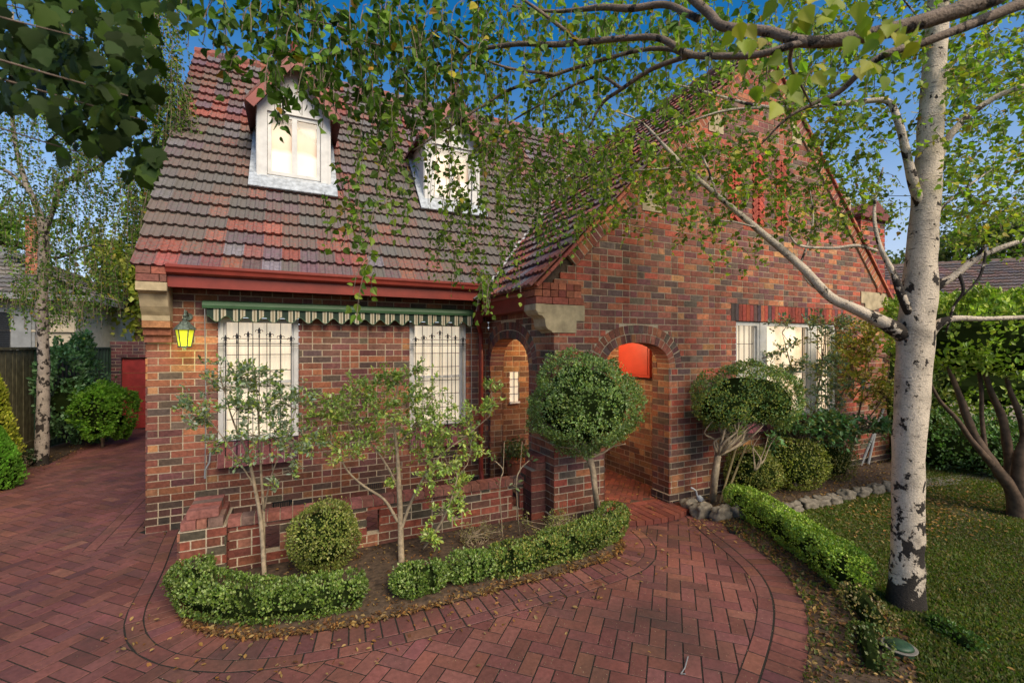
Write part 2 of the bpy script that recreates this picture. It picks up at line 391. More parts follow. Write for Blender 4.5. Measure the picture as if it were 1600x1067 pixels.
house = thing('brick_house', 'clinker brick house with steep red tiled roof, two attic dormers and arched porch', 'house', (0, 0, 0))
H = house
YG = -2.017; XW = 4.37
WINS = [(.72, 1.63), (3.11, 3.99)]; WZ0, WZ1, SZ0 = 1.01, 2.56, .70
def solidA(z):
    iv = [(0, XW)]
    for a, b in WINS:
        if SZ0 < z < WZ1: iv = cut(iv, a, b)
    if .09 < z < .17: iv = cut(iv, 1.32, 1.54)
    return iv
brick_wall('wall', (0, 0), (1, 0), (0, -1), 0, 3.01, solidA, .24, H, 3)
brick_wall('wall', (0, 0), (1, 0), (0, -1), 0, .172, lambda z: cut([(-.012, XW)], 1.32, 1.54) if z > .09 else [(-.012, XW)], .05, H, 33, [((.10,.05,.04),3),((.05,.04,.036),3),((.14,.05,.04),2)], proud=.02)
brick_wall('wall', (0, 0), (0, 1), (-1, 0), 0, 7.4, lambda z: [(0.0, 6.9)] if z < 3.1 else [(max(.0, (z-3.35)/1.225-.1), 6.9-max(.0, (z-3.35)/1.225-.1))], .24, H, 4)
# arches -------------------------------------------------------
def sup(t, a, h, n=2.4):
    c, s = cos(t), sin(t); return (math.copysign(abs(c)**(2/n), c)*a, abs(s)**(2/n)*h)
AR = dict(c=5.66, a=.54, sp=1.892, h=.358)
SA = dict(c=-.72, a=.65, sp=1.892, h=.428)
def arch_cut(iv, A, z, ring=.232):
    if z < A['sp']-.0: return cut(iv, A['c']-A['a'], A['c']+A['a'])
    a = A['a']+ring; h = A['h']+ring
    y = (z-A['sp'])/h
    if y >= 1: return iv
    w = a*(1-y**2.4)**(1/2.4); return cut(iv, A['c']-w, A['c']+w)
def arch_ring(A, P, depth, seed, parent):
    r = random.Random(seed); B = MB(); S = MB()
    pts = [sup(pi*i/240, A['a'], A['h']) for i in range(241)]
    def off(i, d):
        a = pts[max(i-1, 0)]; b = pts[min(i+1, 240)]; tx, ty = b[0]-a[0], b[1]-a[1]; l = math.hypot(tx, ty) or 1
        if i == 0: return (pts[0][0]+d, pts[0][1])
        if i == 240: return (pts[240][0]-d, pts[240][1])
        return (pts[i][0]+ty/l*d, pts[i][1]-tx/l*d)
    for (d0, d1) in ((0, .109), (.121, .23)):
        per = [0]
        for i in range(240):
            p, q = off(i, d1), off(i+1, d1); per.append(per[-1]+math.hypot(p[0]-q[0], p[1]-q[1]))
        nb = round(per[-1]/.086); 
        for k in range(nb):
            s0, s1 = per[-1]*k/nb+.006, per[-1]*(k+1)/nb-.006
            i0 = min(range(241), key=lambda i: abs(per[i]-s0)); i1 = min(range(241), key=lambda i: abs(per[i]-s1))
            q = [off(i0, d0), off(i1, d0), off(i1, d1), off(i0, d1)]
            B.prism([(A['c']+x, A['sp']+y) for x, y in q], P, (.004+r.uniform(-.002, .003), -depth+.001), bcol(r))
    i = 0
    while i < 240:
        j = i+6; q = [off(i, .004), off(j, .004), off(j, .232), off(i, .232)]
        S.prism([(A['c']+x, A['sp']+y) for x, y in q], P, (-.001, -depth+.004)); q = [off(i, .20), off(j, .20), off(j, .34), off(i, .34)]; S.prism([(A['c']+x, A['sp']+y) for x, y in q], P, (-.0075, -depth+.05)); i = j
    o = B.build('arch_ring', M['brick'], parent); S.build('mortar', M['mortar'], o)
arch_ring(AR, lambda u, v, w: (u, YG-w, v), .23, 5, H)
arch_ring(SA, lambda u, v, w: (XW-w, u, v), .23, 6, H)
# gable front --------------------------------------------------
APX, APZ, LS, RS = 8.15, 6.72, .98, 1.05
def rakez(x): return APZ-(APX-x)*LS if x < APX else APZ-(x-APX)*RS
GW = (7.53, 10.07, 1.07, 2.57)
PAN = [(7.36, 7.62), (7.90, 8.16), (8.44, 8.70)]
def solidG(z):
    zz = z+.05
    a = max(XW, APX-(APZ-zz)/LS) if zz > 2.99 else XW
    b = min(11.77, APX+(APZ-zz)/RS) if zz > 3.0 else 11.77
    if zz > APZ: return []
    iv = [(a, b)]
    iv = arch_cut(iv, AR, z)
    if GW[2] < z < GW[3]: iv = cut(iv, GW[0], GW[1])
    if GW[3] <= z < GW[3]+.24: iv = cut(iv, 7.42, 10.35)
    if 4.05 < z < 5.15:
        for p in PAN: iv = cut(iv, *p)
    return iv
brick_wall('wall', (0, YG), (1, 0), (0, -1), 0, 6.7, solidG, .23, H, 7, [(tuple(v*1.18 for v in c_), w_) for c_, w_ in BP]+[((.30,.075,.045),16)])
def soldier(name, x0, x1, z0, z1, y, parent, seed, w=.084, pal=BPR, tilt=0, depth=.1):
    r = random.Random(seed); B = MB(); x = x0; n = round((x1-x0)/w); w = (x1-x0)/n
    for i in range(n):
        a, b = x0+i*w+.004, x0+(i+1)*w-.004; j = r.uniform(-.002, .002)
        B.add([(a,y+j-tilt,z0),(b,y+j-tilt,z0),(b,y+j,z1),(a,y+j,z1),(a,y+depth,z0),(b,y+depth,z0),(b,y+depth,z1),(a,y+depth,z1)],
              [(0,1,2,3),(7,6,5,4),(0,4,5,1),(1,5,6,2),(2,6,7,3),(3,7,4,0)], bcol(r, pal))
    o = B.build(name, M['brick'], parent)
    S = MB(); S.add([(x0,y+.006-tilt,z0+.003),(x1,y+.006-tilt,z0+.003),(x1,y+.006,z1-.003),(x0,y+.006,z1-.003),(x0,y+.2,z0+.003),(x1,y+.2,z0+.003),(x1,y+.2,z1-.003),(x0,y+.2,z1-.003)],
              [(0,1,2,3),(7,6,5,4),(0,4,5,1),(1,5,6,2),(2,6,7,3),(3,7,4,0)])
    S.build('mortar', M['mortar'], o); return o
soldier('lintel', 7.42, 10.35, GW[3]+.012, GW[3]+.262, YG-.003, H, 8)
PURP = [((.17,.055,.06),3),((.12,.045,.055),3),((.20,.065,.055),2)]
for i, (a, b) in enumerate(WINS):
    soldier('sill', a, b, SZ0+.004, WZ0-.004, -.012, H, 9+i, .083, PURP, tilt=.09)
soldier('sill', GW[0]-.05, GW[1]+.05, .90, GW[2]-.01, YG-.015, H, 12, .083, PURP, tilt=.07)
# herringbone panels in the gable
for i, (a, b) in enumerate(PAN):
    r = random.Random(40+i); B = MB(); z = 4.06
    while z < 5.10:
        for s in (-1, 1):
            cx = (a+b)/2+s*(b-a)/4
            c = Vector((cx, YG+.02, z+.06)); ax = Vector((cos(.75), 0, -s*sin(.75))); az = Vector((s*sin(.75), 0, cos(.75)))
            B.obox(c, ax, Vector((0, 1, 0)), az, ((b-a)/4/cos(.75)*.93, .03, .031), bcol(r, [((.36,.07,.04),3),((.28,.06,.04),2)]))
        z += .096
    o = B.build('herringbone_panel', M['brick'], H)
    S = MB(); S.box((a, YG+.045, 4.04), (b, YG+.2, 5.16)); S.build('mortar', M['mortar'], o)
# brick verge along both rakes
B = MB(); S = MB(); r = random.Random(21)
def rake_bricks(xs, xe, sl, sgn):
    Lr = math.hypot(xe-xs, (xe-xs)*sl); n = int(Lr/.088); d = Vector((1, 0, sl)).normalized(); q = Vector((-d.z, 0, d.x))
    if q.z > 0: q = -q
    st = Vector((xs, YG, rakez(xs)+.115))
    for i in range(n):
        c = st+d*((i+.5)*Lr/n)+q*.083
        B.obox(c+Vector((0, .08, 0)), d, Vector((0, 1, 0)), q, (Lr/n/2-.0075, .11+r.uniform(-.003, .003), .078), bcol(r, [((.30,.11,.05),3),((.24,.075,.045),3),((.15,.055,.045),2)]))
    c = st+d*(Lr/2)+q*.086; S.obox(c+Vector((0, .1, 0)), d, Vector((0, 1, 0)), q, (Lr/2, .127, .078))
rake_bricks(4.55, APX, LS, 1); rake_bricks(APX, 11.55, -RS, -1)
o = B.build('verge_bricks', M['brick'], H); S.build('mortar', M['mortar'], o)
# quoin stones in the gable
for (x0, z0, w, h) in ((6.95, 5.30, .30, .30), (8.84, 5.50, .24, .36), (10.12, 4.62, .36, .28), (5.72, 4.0, .34, .30)):
    S = MB(); S.prism([(x0, z0), (x0+w, z0), (x0+w, z0+h*.6), (x0+w*.55, z0+h), (x0, z0+h)], lambda u, v, t: (u, YG-t, v), (.012, -.05)); S.build('quoin_stone', M['stone'], H)
# left kneeler of the wing: stone corbel with ogee foot, bricks above
S = MB()
og = [(4.13, 2.70), (4.13, 2.60), (4.16, 2.57), (4.20, 2.565), (4.235, 2.53), (4.245, 2.48), (4.25, 2.44), (4.28, 2.405), (4.33, 2.385), (4.345, 2.365), (4.68, 2.365), (4.68, 2.51), (4.80, 2.51), (4.80, 2.70)]
S.prism(og, lambda u, v, t: (u, YG-t, v), (.014, -.27)); S.build('corbel', M['stone'], H)
S = MB(); S.prism([(4.11, 2.702), (4.11, 2.63), (4.135, 2.60), (4.24, 2.60), (4.24, 2.702)], lambda u, v, t: (u, YG-t, v), (.022, -.275)); S.build('corbel_cap', M['stone'], H)
B = MB(); r = random.Random(5)
for k, (zz, x0) in enumerate(((2.705, 4.12), (2.79, 4.10), (2.876, 4.10))):
    x = x0
    while x < 4.66:
        w = .11 if k else .225
        B.box((x, YG-.012, zz+.003), (x+w-.008, YG+.26, zz+.08), bcol(r, [((.26,.09,.05),3),((.2,.06,.04),2)])); x += w
B.build('kneeler_bricks', M['brick'], H)
# right kneeler
S = MB(); S.prism([(10.80, 3.19), (11.78, 3.19), (11.78, 3.0), (11.2, 2.86), (10.92, 2.86), (10.92, 2.98), (10.80, 2.98)], lambda u, v, t: (u, YG-t, v), (.014, -.25)); S.build('corbel', M['stone'], H)
B = MB()
for k in range(3):
    x = 11.30+.1*k
    while x < 11.95: B.box((x, YG-.03, 3.20+k*.084), (x+.105, YG+.26, 3.276+k*.084), bcol(r, BPR)); x += .113
B.build('kneeler_bricks', M['brick'], H)
# wing side wall with the small arch, porch inside
brick_wall('wall', (XW, 0), (0, 1), (-1, 0), 0, 2.78, lambda z: arch_cut([(YG+.001, 0)], SA, z)+([(-.035, 0)] if 1.892 < z < 2.5 else []), .23, H, 15)
brick_wall('wall', (XW, 0), (0, 1), (-1, 0), 0, .172, lambda z: [(YG-.02, -1.37)], .05, H, 35, proud=.02)
OR = [((.22,.095,.05),20),((.17,.07,.042),16),((.12,.06,.04),12),((.28,.14,.07),10)]  # porch brick palette, with the lamp's orange glow mixed into the colours
brick_wall('porch_wall', (0, -.0), (1, 0), (0, -1), .062, 2.6, lambda z: cut([(4.6, 6.52)], 4.745, 4.905) if 1.30 < z < 1.80 else [(4.6, 6.52)], .2, H, 16, OR)
brick_wall('arch_pier', (0, -.072), (1, 0), (0, -1), .0, 1.892, lambda z: [(XW+.003, 4.6)], .02, H, 17, OR)
brick_wall('porch_wall', (6.5, 0), (0, 1), (-1, 0), .062, 2.6, lambda z: [(YG+.23, 0)], .2, H, 18, OR)
brick_wall('arch_pier', (6.2, 0), (0, 1), (-1, 0), 0, 2.3, lambda z: [(YG+.002, YG+.33)] if z < 1.93 else [(YG+.24, YG+.33)], .3, H, 19)
brick_wall('arch_pier', (6.2, 0), (0, 1), (-1, 0), 0, .172, lambda z: [(YG-.02, YG+.33)], .2, H, 20, [((.08,.05,.045),3),((.05,.04,.038),3)], proud=.02)
for iv_ in ((XW-.015, 5.135), (6.185, 11.78)): brick_wall('plinth', (0, YG), (1, 0), (0, -1), 0, .172, lambda z: [iv_], .05, H, 36, [((.08,.05,.045),3),((.05,.04,.038),3),((.11,.05,.04),2)], proud=.02)
brick_wall('arch_pier', (5.12, 0), (0, 1), (1, 0), 0, 1.892, lambda z: [(YG, YG+.23)], .02, H, 37)
brick_wall('wall', (4.6, 0), (0, 1), (1, 0), .062, 2.6, lambda z: arch_cut([(YG+.23, 0)], SA, z), .02, H, 38, OR)
brick_wall('wall', (11.77, 0), (0, 1), (1, 0), 0, 3.2, lambda z: [(YG, 6.5)], .23, H, 39)
S = MB(); S.box((4.4, YG+.06, 2.6), (6.9, .1, 2.66)); S.build('porch_ceiling', M['ceiling'], H)
# slit window in porch
S = MB(); S.box((4.745, .02, 1.30), (4.905, .04, 1.80)); w = S.build('window', M['blind'], H)
tag(w, 'narrow leaded window in the porch wall')
S = MB()
for z in (1.42, 1.54, 1.66): S.box((4.745, .006, z-.004), (4.905, .014, z+.004))
S.box((4.822, .004, 1.3), (4.83, .012, 1.8)); S.build('glazing_bars', M['black_iron'], w)
S = MB(); S.box((4.73, -.03, 1.268), (4.92, .02, 1.298)); S.build('sill', M['brick'], w)
# meter box door
S = MB(); S.box((6.43, -1.38, 1.72), (6.499, -.66, 2.42)); mbx = S.build('meter_box', M['panelred'], H); tag(mbx, 'red painted meter box on the porch wall')
S = MB(); S.box((6.419, -1.35, 1.76), (6.427, -.69, 2.39)); S.build('door', M['panelred'], mbx)
# air vents
for (x, z) in ((1.43, .13), (2.62, .22)):
    S = MB(); S.box((x-.10, -.024, z-.036), (x+.10, -.004, z+.036)); v = S.build('air_vent', M['black_iron'], H)
    S = MB()
    for i in range(7): S.box((x-.085+i*.026, -.031, z-.03), (x-.073+i*.026, -.0255, z+.03))
    S.build('vent_bar', M['twig'], v)
# small white plate on wall
# ---------------- windows
def sash_window(x0, x1, z0, z1, y, cols, rows, parent, label, blind='blind'):
    F = MB(); t = .055
    for a, b in (((x0, y, z0), (x0+t, y+.09, z1)), ((x1-t, y, z0), (x1, y+.09, z1)), ((x0+t, y, z1-t), (x1-t, y+.09, z1)), ((x0+t, y, z0), (x1-t, y+.09, z0+t*.9))): F.box(a, b)
    F.box((x0-.0, y-.035, z0-.001), (x1+.0, y+.0, z0+.03))
    zm = z0+(z1-z0)*.47
    F.box((x0+t+.002, y+.03, zm-.018), (x1-t-.002, y+.075, zm+.018))
    for a in (x0+t+.001, x1-t-.031): F.box((a, y+.028, z0+t), (a+.03, y+.072, z1-t))
    w = F.build('window', M['white'], parent); tag(w, label)
    P = MB(); P.box((x0+t, y+.06, z0+t), (x1-t, y+.064, z1-t)); P.build('pane', M['glass'], w)
    Bm = MB(); wx = x1-x0-2*t
    for i in range(1, cols): Bm.box((x0+t+wx*i/cols-.004, y+.05, z0+t), (x0+t+wx*i/cols+.004, y+.058, z1-t))
    for i in range(1, rows): Bm.box((x0+t, y+.049, z0+t+(z1-z0-2*t)*i/rows-.004), (x1-t, y+.057, z0+t+(z1-z0-2*t)*i/rows+.004))
    if Bm.n: Bm.build('glazing_bars', M['black_iron'], w)
    C = MB(); n = 40
    vs = []; fs = []
    for i in range(n+1):
        x = x0+t+wx*i/n; yy = y+.105+.010*sin(i*1.9)+.004*sin(i*5.1)
        vs += [(x, yy, z0+.02), (x, yy, z1-.02)]
    for i in range(n): fs.append((2*i, 2*i+2, 2*i+3, 2*i+1))
    C.add(vs, fs); C.build('blind', M[blind], w)
    return w
w1 = sash_window(.72, 1.63, WZ0, WZ1, .015, 5, 7, H, 'white framed window nearest the wall lantern, pale blind drawn')
w2 = sash_window(3.11, 3.99, WZ0, WZ1, .015, 5, 7, H, 'white framed window nearest the downpipe, pale blind drawn')
# three light window of the gable
w3 = sash_window(7.53, 8.10, GW[2], GW[3], YG+.03, 4, 5, H, 'left light of the wide gable window', 'blind')
for xm in (8.10, 9.38): F = MB(); F.box((xm, YG+.02, GW[2]), (xm+.12, YG+.13, GW[3])); F.build('mullion', M['white'], H)
w4 = sash_window(8.22, 9.38, GW[2], GW[3], YG+.03, 1, 1, H, 'broad middle light of the gable window', 'blind_hot')
w5 = sash_window(9.50, 10.07, GW[2], GW[3], YG+.03, 4, 5, H, 'right light of the wide gable window', 'blind_hot')
# dark backing so no daylight leaks through
# ---------------- iron window grilles
for (x0, x1) in WINS:
    g = MB(); cx = (x0+x1)/2
    for z in (2.235, 1.02): g.box((x0+.0, -.062, z-.005), (x1+.0, -.052, z+.005))
    g.box((x0+.0, -.064, 2.205), (x1+.0, -.054, 2.213))
    tops = [2.24, 2.265, 2.29, 2.34, 2.29, 2.265, 2.24]
    for i in range(7):
        x = cx+(i-3)*.122; tz = tops[i]+.03
        g.tube([(x, -.07, .84), (x, -.07, tz)], .0055, 6)
    gr = g.build('grille', M['black_iron'], H); tag(gr, 'black wrought iron grille over the %s window' % ('left' if x0 < 2 else 'right'))
    for i in range(7):
        x = cx+(i-3)*.122; tz = tops[i]+.03; g = MB()
        g.prism([(x-.011, tz), (x+.011, tz), (x+.015, tz+.04), (x, tz+.078), (x-.015, tz+.04)], lambda u, v, w: (u, -.07+w, v), (-.005, .005))
        for s in (-1, 1): g.tube([(x, -.07, tz+.012), (x+s*.014, -.07, tz+.034), (x+s*.033, -.07, tz+.040), (x+s*.043, -.07, tz+.024), (x+s*.036, -.07, tz+.016)], .0045, 5)
        g.box((x-.018, -.076, tz-.002), (x+.018, -.064, tz+.008)); g.tube([(x, -.07, tz-.06), (x, -.07, tz-.045), (x, -.07, tz-.03), (x, -.07, tz-.015)], [.005, .011, .007, .012], 6)
        g.build('spear_finial', M['black_iron'], gr)
# ---------------- gutters, fascia, downpipe
def gutter(a, b, out, z0, z1, parent, wd=.12):
    a = Vector(a); b = Vector(b); o = Vector(out); g = MB()
    prof = [(0, z1-.01), (0, z0), (wd*.55, z0), (wd*.8, z0+.02), (wd*.86, z0+.055), (wd, z1-.03), (wd, z1), (wd-.012, z1), (wd-.014, z1-.03), (wd*.8, z0+.06), (wd*.5, z0+.012), (.01, z0+.012), (.01, z1-.01)]
    n = len(prof); vs = [a+o*u+UP*v for u, v in prof]+[b+o*u+UP*v for u, v in prof]
    g.add(vs, [(i, (i+1) % n, (i+1) % n+n, i+n) for i in range(n)]+[tuple(range(n)), tuple(range(2*n-1, n-1, -1))])
    return g.build('gutter', M['redpaint'], parent)
gutter((.265, -.27, 0), (4.19, -.27, 0), (0, -1, 0), 3.025, 3.135, H)
S = MB(); S.box((.262, -.30, 2.885), (4.14, -.272, 3.06)); S.box((.262, -.272, 3.0), (4.4, .0, 3.02)); S.box((.262, -.272, 2.9), (4.3, -.02, 2.915)); S.build('fascia', M['redpaint'], H)
gutter((4.20, -.32, 0), (4.20, -1.745, 0), (-1, 0, 0), 2.835, 2.93, H, .1)
S = MB(); S.box((4.165, -1.745, 2.655), (4.195, -.1, 2.88)); S.box((4.195, -1.745, 2.655), (4.37, 0, 2.675)); S.build('fascia', M['redpaint'], H)
S = MB()
S.tube([(4.12, -.20, 2.86), (4.12, -.20, 2.70)], .034, 12); S.box((4.07, -.25, 2.56), (4.17, -.15, 2.74))
S.tube([(4.12, -.20, 2.60), (4.13, -.18, 2.52), (4.20, -.08, 2.42), (4.215, -.06, 2.34), (4.215, -.06, .25), (4.22, -.10, .12)], .036, 14)
S.tube([(4.215, -.06, 2.0), (4.215, -.06, 2.03)], .042, 14); dp = S.build('downpipe', M['redpaint'], H, smooth=False)
# left kneeler of the main roof: brick cap on a stone corbel
S = MB()
pr = [(-.33, 2.93), (-.33, 2.84), (-.30, 2.81), (-.27, 2.80), (-.24, 2.74), (-.21, 2.66), (-.17, 2.60), (-.14, 2.56), (-.135, 2.50), (.0, 2.50), (.0, 2.93)]
S.prism(pr, lambda u, v, t: (t, u, v), (-.004, .262)); S.build('corbel', M['stone'], H)
S = MB(); S.box((-.012, -.345, 2.83), (.272, -.30, 2.925)); S.build('corbel_cap', M['stone'], H)
B = MB(); r = random.Random(2)
for k, z in enumerate((2.934, 3.02)):
    for (a, b) in (((-.008, .125), (.133, .268)) if k % 2 else ((-.008, .20), (.208, .268))): B.box((a, -.35, z), (b, .0, z+.078), bcol(r, [((.22,.07,.045),2),((.12,.05,.04),2)]))
for k, z in enumerate((2.42, 2.335, 2.25)):
    B.box((-.004, -.135+k*.045, z), (.262, .0, z+.078), bcol(r))
B.build('kneeler_bricks', M['brick'], H)
# ---------------- roofs
TP = [((.19,.058,.045),20),((.15,.055,.052),18),((.105,.064,.072),20),((.215,.070,.048),8),((.13,.11,.12),9)]
def tiles(name, org, along, up, ncol, nrow, keep, parent, seed, tw=.212, gauge=.25, lich=lambda u, s: .3):
    r = random.Random(seed); al = Vector(along).normalized(); up = Vector(up).normalized(); nn = al.cross(up)
    if nn.z < 0: nn = -nn
    org = Vector(org); mb = MB()
    prof = [(0, .015), (.06, .016), (.13, .001), (.36, .0), (.43, .013), (.55, .013), (.62, .0), (.86, .001), (.93, .014), (1.0, .015)]
    np_ = len(prof)
    for j in range(nrow):
        sh = tw*.5*(j % 2)*0+r.uniform(-.006, .006)
        for i in range(ncol):
            a0 = i*tw+sh; s0 = j*gauge
            c = org+al*(a0+tw/2)+up*(s0+gauge/2)
            if not keep(c): continue
            dz = r.uniform(-.004, .004); rot = r.uniform(-.012, .012); ds = r.uniform(-.006, .006)
            vs = []
            for (ss, hh, th) in ((s0-.04+ds, .064, 0), (s0+gauge+.02+ds, .010, 0), (s0-.030+ds, .022, 1)):
                for q, (u, h) in enumerate(prof):
                    h2 = hh+h+dz if not th else hh+dz+(h*.35)
                    scal = -.012*sin(u*pi*2)**2 if ss < s0 else 0
                    vs.append(org+al*(a0+u*tw)+up*(ss+rot*u*tw*2+scal)+nn*h2)
            fs = [(q, q+1, np_+q+1, np_+q) for q in range(np_-1)]+[(2*np_+q, 2*np_+q+1, q+1, q) for q in range(np_-1)]
            fs += [(0, np_, 2*np_), (np_-1, 3*np_-1, 2*np_-1)]
            cc = bcol(r, TP); mb.add(vs, fs, (*cc, min(1, max(0, lich(c, j)+r.uniform(-.25, .25)))))
    return mb.build(name, M['tile'], parent)
E0 = Vector((-.05, -.265, 3.14)); PU = Vector((0, 1, 1.225)).normalized()
def zmain(y): return 3.14+1.225*(y+.265)
def zwing(x): return 2.93+.98*(x-4.10)
RX0 = 4.10
def keep_main(c):
    if c.z < zwing(c.x)-.12 and c.x < APX and c.x > 4.2: return False
    if c.x > APX: return c.z > 6.3
    for dx in (1.585, 4.065):
        if abs(c.x-dx) < .46 and c.y > .96 and c.z < 6.3-abs(c.x-dx)*.9: return False
    return True
tiles('roof', E0-PU*.04, (1, 0, 0), PU, 57, 23, keep_main, H, 60, lich=lambda c, j: (.74 if 1 < j < 14 else .42)+.5*noise.noise(c*.9)+(.25 if c.x > 2.5 else 0))
S = MB(); p2 = .03
ridge_y = -.265+(7.63-3.14)/1.225
S.prism([(-.262, 3.10), (ridge_y, 7.58), (6.9, 3.14), (6.7, 2.95), (ridge_y, 7.3), (-.1, 3.0)], lambda u, v, t: (t, u, v), (-.04, 11.9)); S.build('roof_deck', M['twig'], H)
S = MB(); r = random.Random(3); x = -.06
while x < 11.8:
    S.tube([(x, ridge_y, 7.60), (x+.36, ridge_y, 7.615)], [.10, .115], 10, (*bcol(r, TP), .3)); x += .35
S.build('ridge_tiles', M['tile'], H)
LU = Vector((1, 0, .98)).normalized(); RU = Vector((-1, 0, 1.05)).normalized()
def keep_wing(c): return c.z > zmain(c.y)-.10
tiles('roof', (RX0-.02, YG-.05, 2.90), (0, 1, 0), LU, 30, 23, keep_wing, H, 61, .222, .248, lich=lambda c, j: .40)
tiles('roof', (11.92, YG-.05, 6.87-1.05*(11.92-APX)), (0, 1, 0), RU, 12, 22, lambda c: True, H, 62, .222, .248, lich=lambda c, j: .2)
S = MB(); S.prism([(RX0, 2.88), (APX, 6.84), (11.9, 2.92), (11.7, 2.9), (APX, 6.66), (4.3, 2.84)], lambda u, v, t: (u, t, v), (YG+.03, 6.5)); S.build('roof_deck', M['twig'], H)
S = MB(); y = YG-.08
while y < 3.2: S.tube([(APX, y, 6.90), (APX, y+.36, 6.915)], [.10, .115], 10, (*bcol(r, TP), .3)); y += .35
S.build('ridge_tiles', M['tile'], H)
# terracotta verge capping running up the rake, edge on
S = MB()
for (xs, xe, sl) in ((RX0, APX, LS), (11.75, APX, -RS)):
    d = Vector((xe-xs, 0, (xe-xs)*sl)).normalized(); Lr = math.hypot(xe-xs, (xe-xs)*sl); q = Vector((-d.z, 0, d.x)); q = q if q.z > 0 else -q
    zs = 2.90 if sl > 0 else 6.87-1.05*(11.75-APX)
    n = int(Lr/.25)
    for i in range(n):
        c = Vector((xs, YG-.035, zs))+d*((i+.5)*Lr/n)
        S.obox(c-q*.0, d, Vector((0, 1, 0)), q, (Lr/n/2-.004, .035, .016), (*bcol(r, [((.33,.10,.05),2),((.25,.07,.05),2)]), .1))
S.build('verge_tiles', M['tile'], H)
# valley flashing between the roofs
S = MB(); r = random.Random(8)
for i in range(34):
    x = 4.35+i*.095; y = -.265+(zwing(x)-3.14)/1.225
    z = zwing(x)+.05; c = Vector((x+r.uniform(-.02, .02), y-.02, z+.01))
    S.obox(c, Vector((1, .8, .98)).normalized(), Vector((.6, -1, 0)).normalized(), Vector((-.4, -.5, 1)).normalized(), (r.uniform(.035, .06), r.uniform(.02, .045), .022), (1, 1, 1))
S.build('valley_mortar', M['white'], H)
